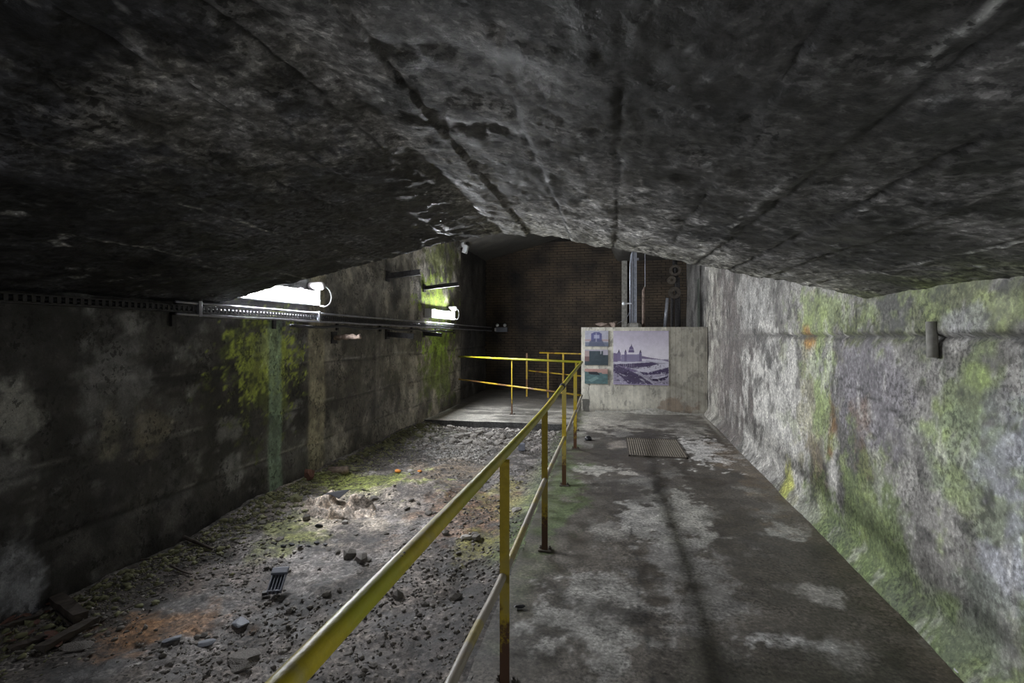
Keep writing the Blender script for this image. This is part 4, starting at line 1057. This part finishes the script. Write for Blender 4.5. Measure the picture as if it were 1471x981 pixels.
# brown dry leaves heaped in the corner
lm = MB()
n = 7; vs = [(0, 0, 0)]; pr = [(1, 0), (.6, .35), (.2, .5), (-.4, .45), (-1, .1), (-.5, -.4), (.1, -.45), (.6, -.3)]
vs = [(x_, y_, .25 * abs(y_) + .1 * x_ * x_) for x_, y_ in pr] + [(0, 0, 0)] + [(x_, y_, .25 * abs(y_) + .1 * x_ * x_ + .04) for x_, y_ in pr] + [(0, 0, .05)]
fs = [(k, (k + 1) % 8, 8) for k in range(8)] + [(9 + (k + 1) % 8, 9 + k, 17) for k in range(8)] + [(k, 9 + k, 9 + (k + 1) % 8, (k + 1) % 8) for k in range(8)]
leaf = lm.add(vs, fs).mesh('dry_leaf', M['dry_leaf'])
for k in range(26):
    px, py = rnd.uniform(2, 100), rnd.uniform(868, 930)
    if px + (py - 868) > 150: continue
    x, y, z = dpt(px, py); s = rnd.uniform(.02, .045)
    o = put('dry_leaf', leaf, (x, y, z + .014), (s, s, s), (rnd.uniform(-.3, .3), rnd.uniform(-.3, .3), rnd.uniform(0, 6.28)))
    tag(o, 'curled brown dry leaf among the planks in the near left corner', 'leaf', 'dry leaves in the near left corner')
x, y, z = dpt(443, 688)
tag(put('dry_leaf', rock_mesh(41, 2, 1.2, .9, M['dry_leaf'], 'brown_lump'), (x, y, z + .06), (.07, .04, .085)), 'upright red brown lump at the wall foot near the beige band', 'rubble')

# the grey plastic casing
x, y, z = dpt(396, 856)
t = thing('plastic_casing', (x, y, z), 'broken grey plastic casing with holes lying alone on the dirt', 'casing')
R_ = Matrix.Rotation(.35, 3, 'Z') @ Matrix.Rotation(math.radians(28), 3, 'X')
o0 = Vector((x, y, z + .045))
def cb(c, d): return (o0 + R_ @ Vector(c), d, R_)
m = MB()
m.box(*cb((0, .05, 0), (.085, .16, .012))).box(*cb((-.04, .05, .012), (.008, .16, .03))).box(*cb((.04, .05, .012), (.008, .16, .03))).box(*cb((0, -.028, .012), (.085, .008, .03)))
m.build('body', M['greyplastic'], t, bevel=.003)
MB().box(*cb((0, .115, .02), (.105, .05, .025))).build('cap', M['greyplastic'], t, bevel=.006)
for s in (-1, 0, 1): MB().box(*cb((s * .02, .04, .012), (.004, .12, .02))).build('rib', M['greyplastic'], t)
for s in (-1, 0, 1):
    MB().lathe(o0 + R_ @ Vector((s * .024, -.033, .014)), [(.007, -.002), (.007, .004)], 10, R_ @ Matrix.Rotation(math.pi / 2, 3, 'X')).build('hole', M['blackplastic'], t)
MB().box(o0 + Vector((-.06, -.01, -.025)), (.05, .03, .02), rotz(.6)).build('broken_tab', M['blackplastic'], t, bevel=.003)

# rag heap with torn black sheet
xh, yh, zh = dpt(492, 735)
Xr, Yr = mesh_grid((-.42, .42), (-.27, .27), .008, .008)
rr_ = np.sqrt((Xr / .40) ** 2 + (Yr / .24) ** 2); prof = np.clip(1 - rr_ ** 2 + (fbm(Xr * 4, Yr * 4, 701) - .5) * 1.1, 0, 1)
Zr = .15 * prof ** .7 * (.4 + 1.6 * np.abs(fbm(Xr * 4 + Yr * 5, Yr * 8 - Xr * 2, 702, 3, .4) - .5) * 2.4) - .03 + .0 * Xr
Cr = np.ones(Xr.shape + (3,)) * np.array((.52, .44, .37)) * (.5 + fbm(Xr * 8, Yr * 8, 703, 5))[..., None]
Pw = np.stack([Xr + xh, Yr + yh, np.maximum(Zr + dirt_h(Xr + xh, Yr + yh), dirt_h(Xr + xh, Yr + yh) - .03)], -1)
rag = grid('rag_heap', Pw, Cr, M['dirt'], kind=None); tag(rag, 'crumpled muddy rag heap in the middle of the dirt bed', 'rag')
x, y, z = xh - .02, yh + .04, zh + .01
vs = []; n = 12
for (a, b_, c_) in ((-.26, .02, .12), (-.12, -.03, .15), (-.05, .07, .16), (.0, -.07, .13), (.06, .02, .19), (.12, .10, .17), (.2, .02, .2), (.3, .07, .16)): vs.append((x + a, y + b_, z + c_))
vs2 = [(v[0], v[1], v[2] - .006) for v in vs]
tri = [(0, 1, 2), (1, 3, 4), (1, 4, 2), (2, 4, 5), (4, 6, 5), (5, 6, 7)]
tag(MB().add(vs + vs2, tri + [(c + 8, b_ + 8, a + 8) for a, b_, c in tri]).build('torn_sheet', M['sheet']), 'torn black plastic sheet lying over the back of the rag heap', 'sheet')
x, y, z = dpt(458, 757)
tag(put('black_scrap', rock_mesh(51, 2, .5, .5, M['blackplastic'], 'black_scrap'), (x, y, z + .014), (.05, .02, .03), (0, 0, .1)), 'small black scrap in front of the rag heap', 'scrap')
x, y, z = dpt(440, 786)
for k in range(7):
    px = 395 + k * 12; x, y, z = dpt(px, 784 + rnd.uniform(-2, 2))
    tag(put('charcoal_lump', rock_mesh(60 + k % 3, 1, .5, .6, M['blackplastic'], 'charcoal_lump'), (x, y, z + .008), (rnd.uniform(.02, .035), .018, .02)), 'black crumb in the dark row left of the bed centre', 'crumb', 'row of black crumbs on the dirt')
# orange and white litter
for px, c, lb, s in ((572, 'orange', 'left orange lump of litter beyond the rag heap', .045), (590, 'palestone', 'white lump between the two orange pieces', .045), (603, 'orange', 'right round orange lump of litter beyond the rag heap', .035)):
    x, y, z = dpt(px, 679)
    tag(put('orange_peel' if c == 'orange' else 'white_lump', rock_mesh(70 + px, 2, .5, .7, M[c], 'litter'), (x, y, z + .022), (s, s * .9, s * .8)), lb, 'litter')
x, y, z = dpt(749, 646)
tag(MB().box((x, y, z + .045), (.10, .09, .10), rotz(.2)).build('small_box', M['greyplastic'], bevel=.006), 'small pale grey box by the rail in the far rubble', 'box')
x, y, z = dpt(485, 676)
tag(MB().tube([(x - .1, y - .02, z + .035), (x + .12, y + .02, z + .04)], .045, 14).build('rusty_can', M['rust'], smooth=True), 'rusty brown tin lying at the foot of the left wall', 'can')
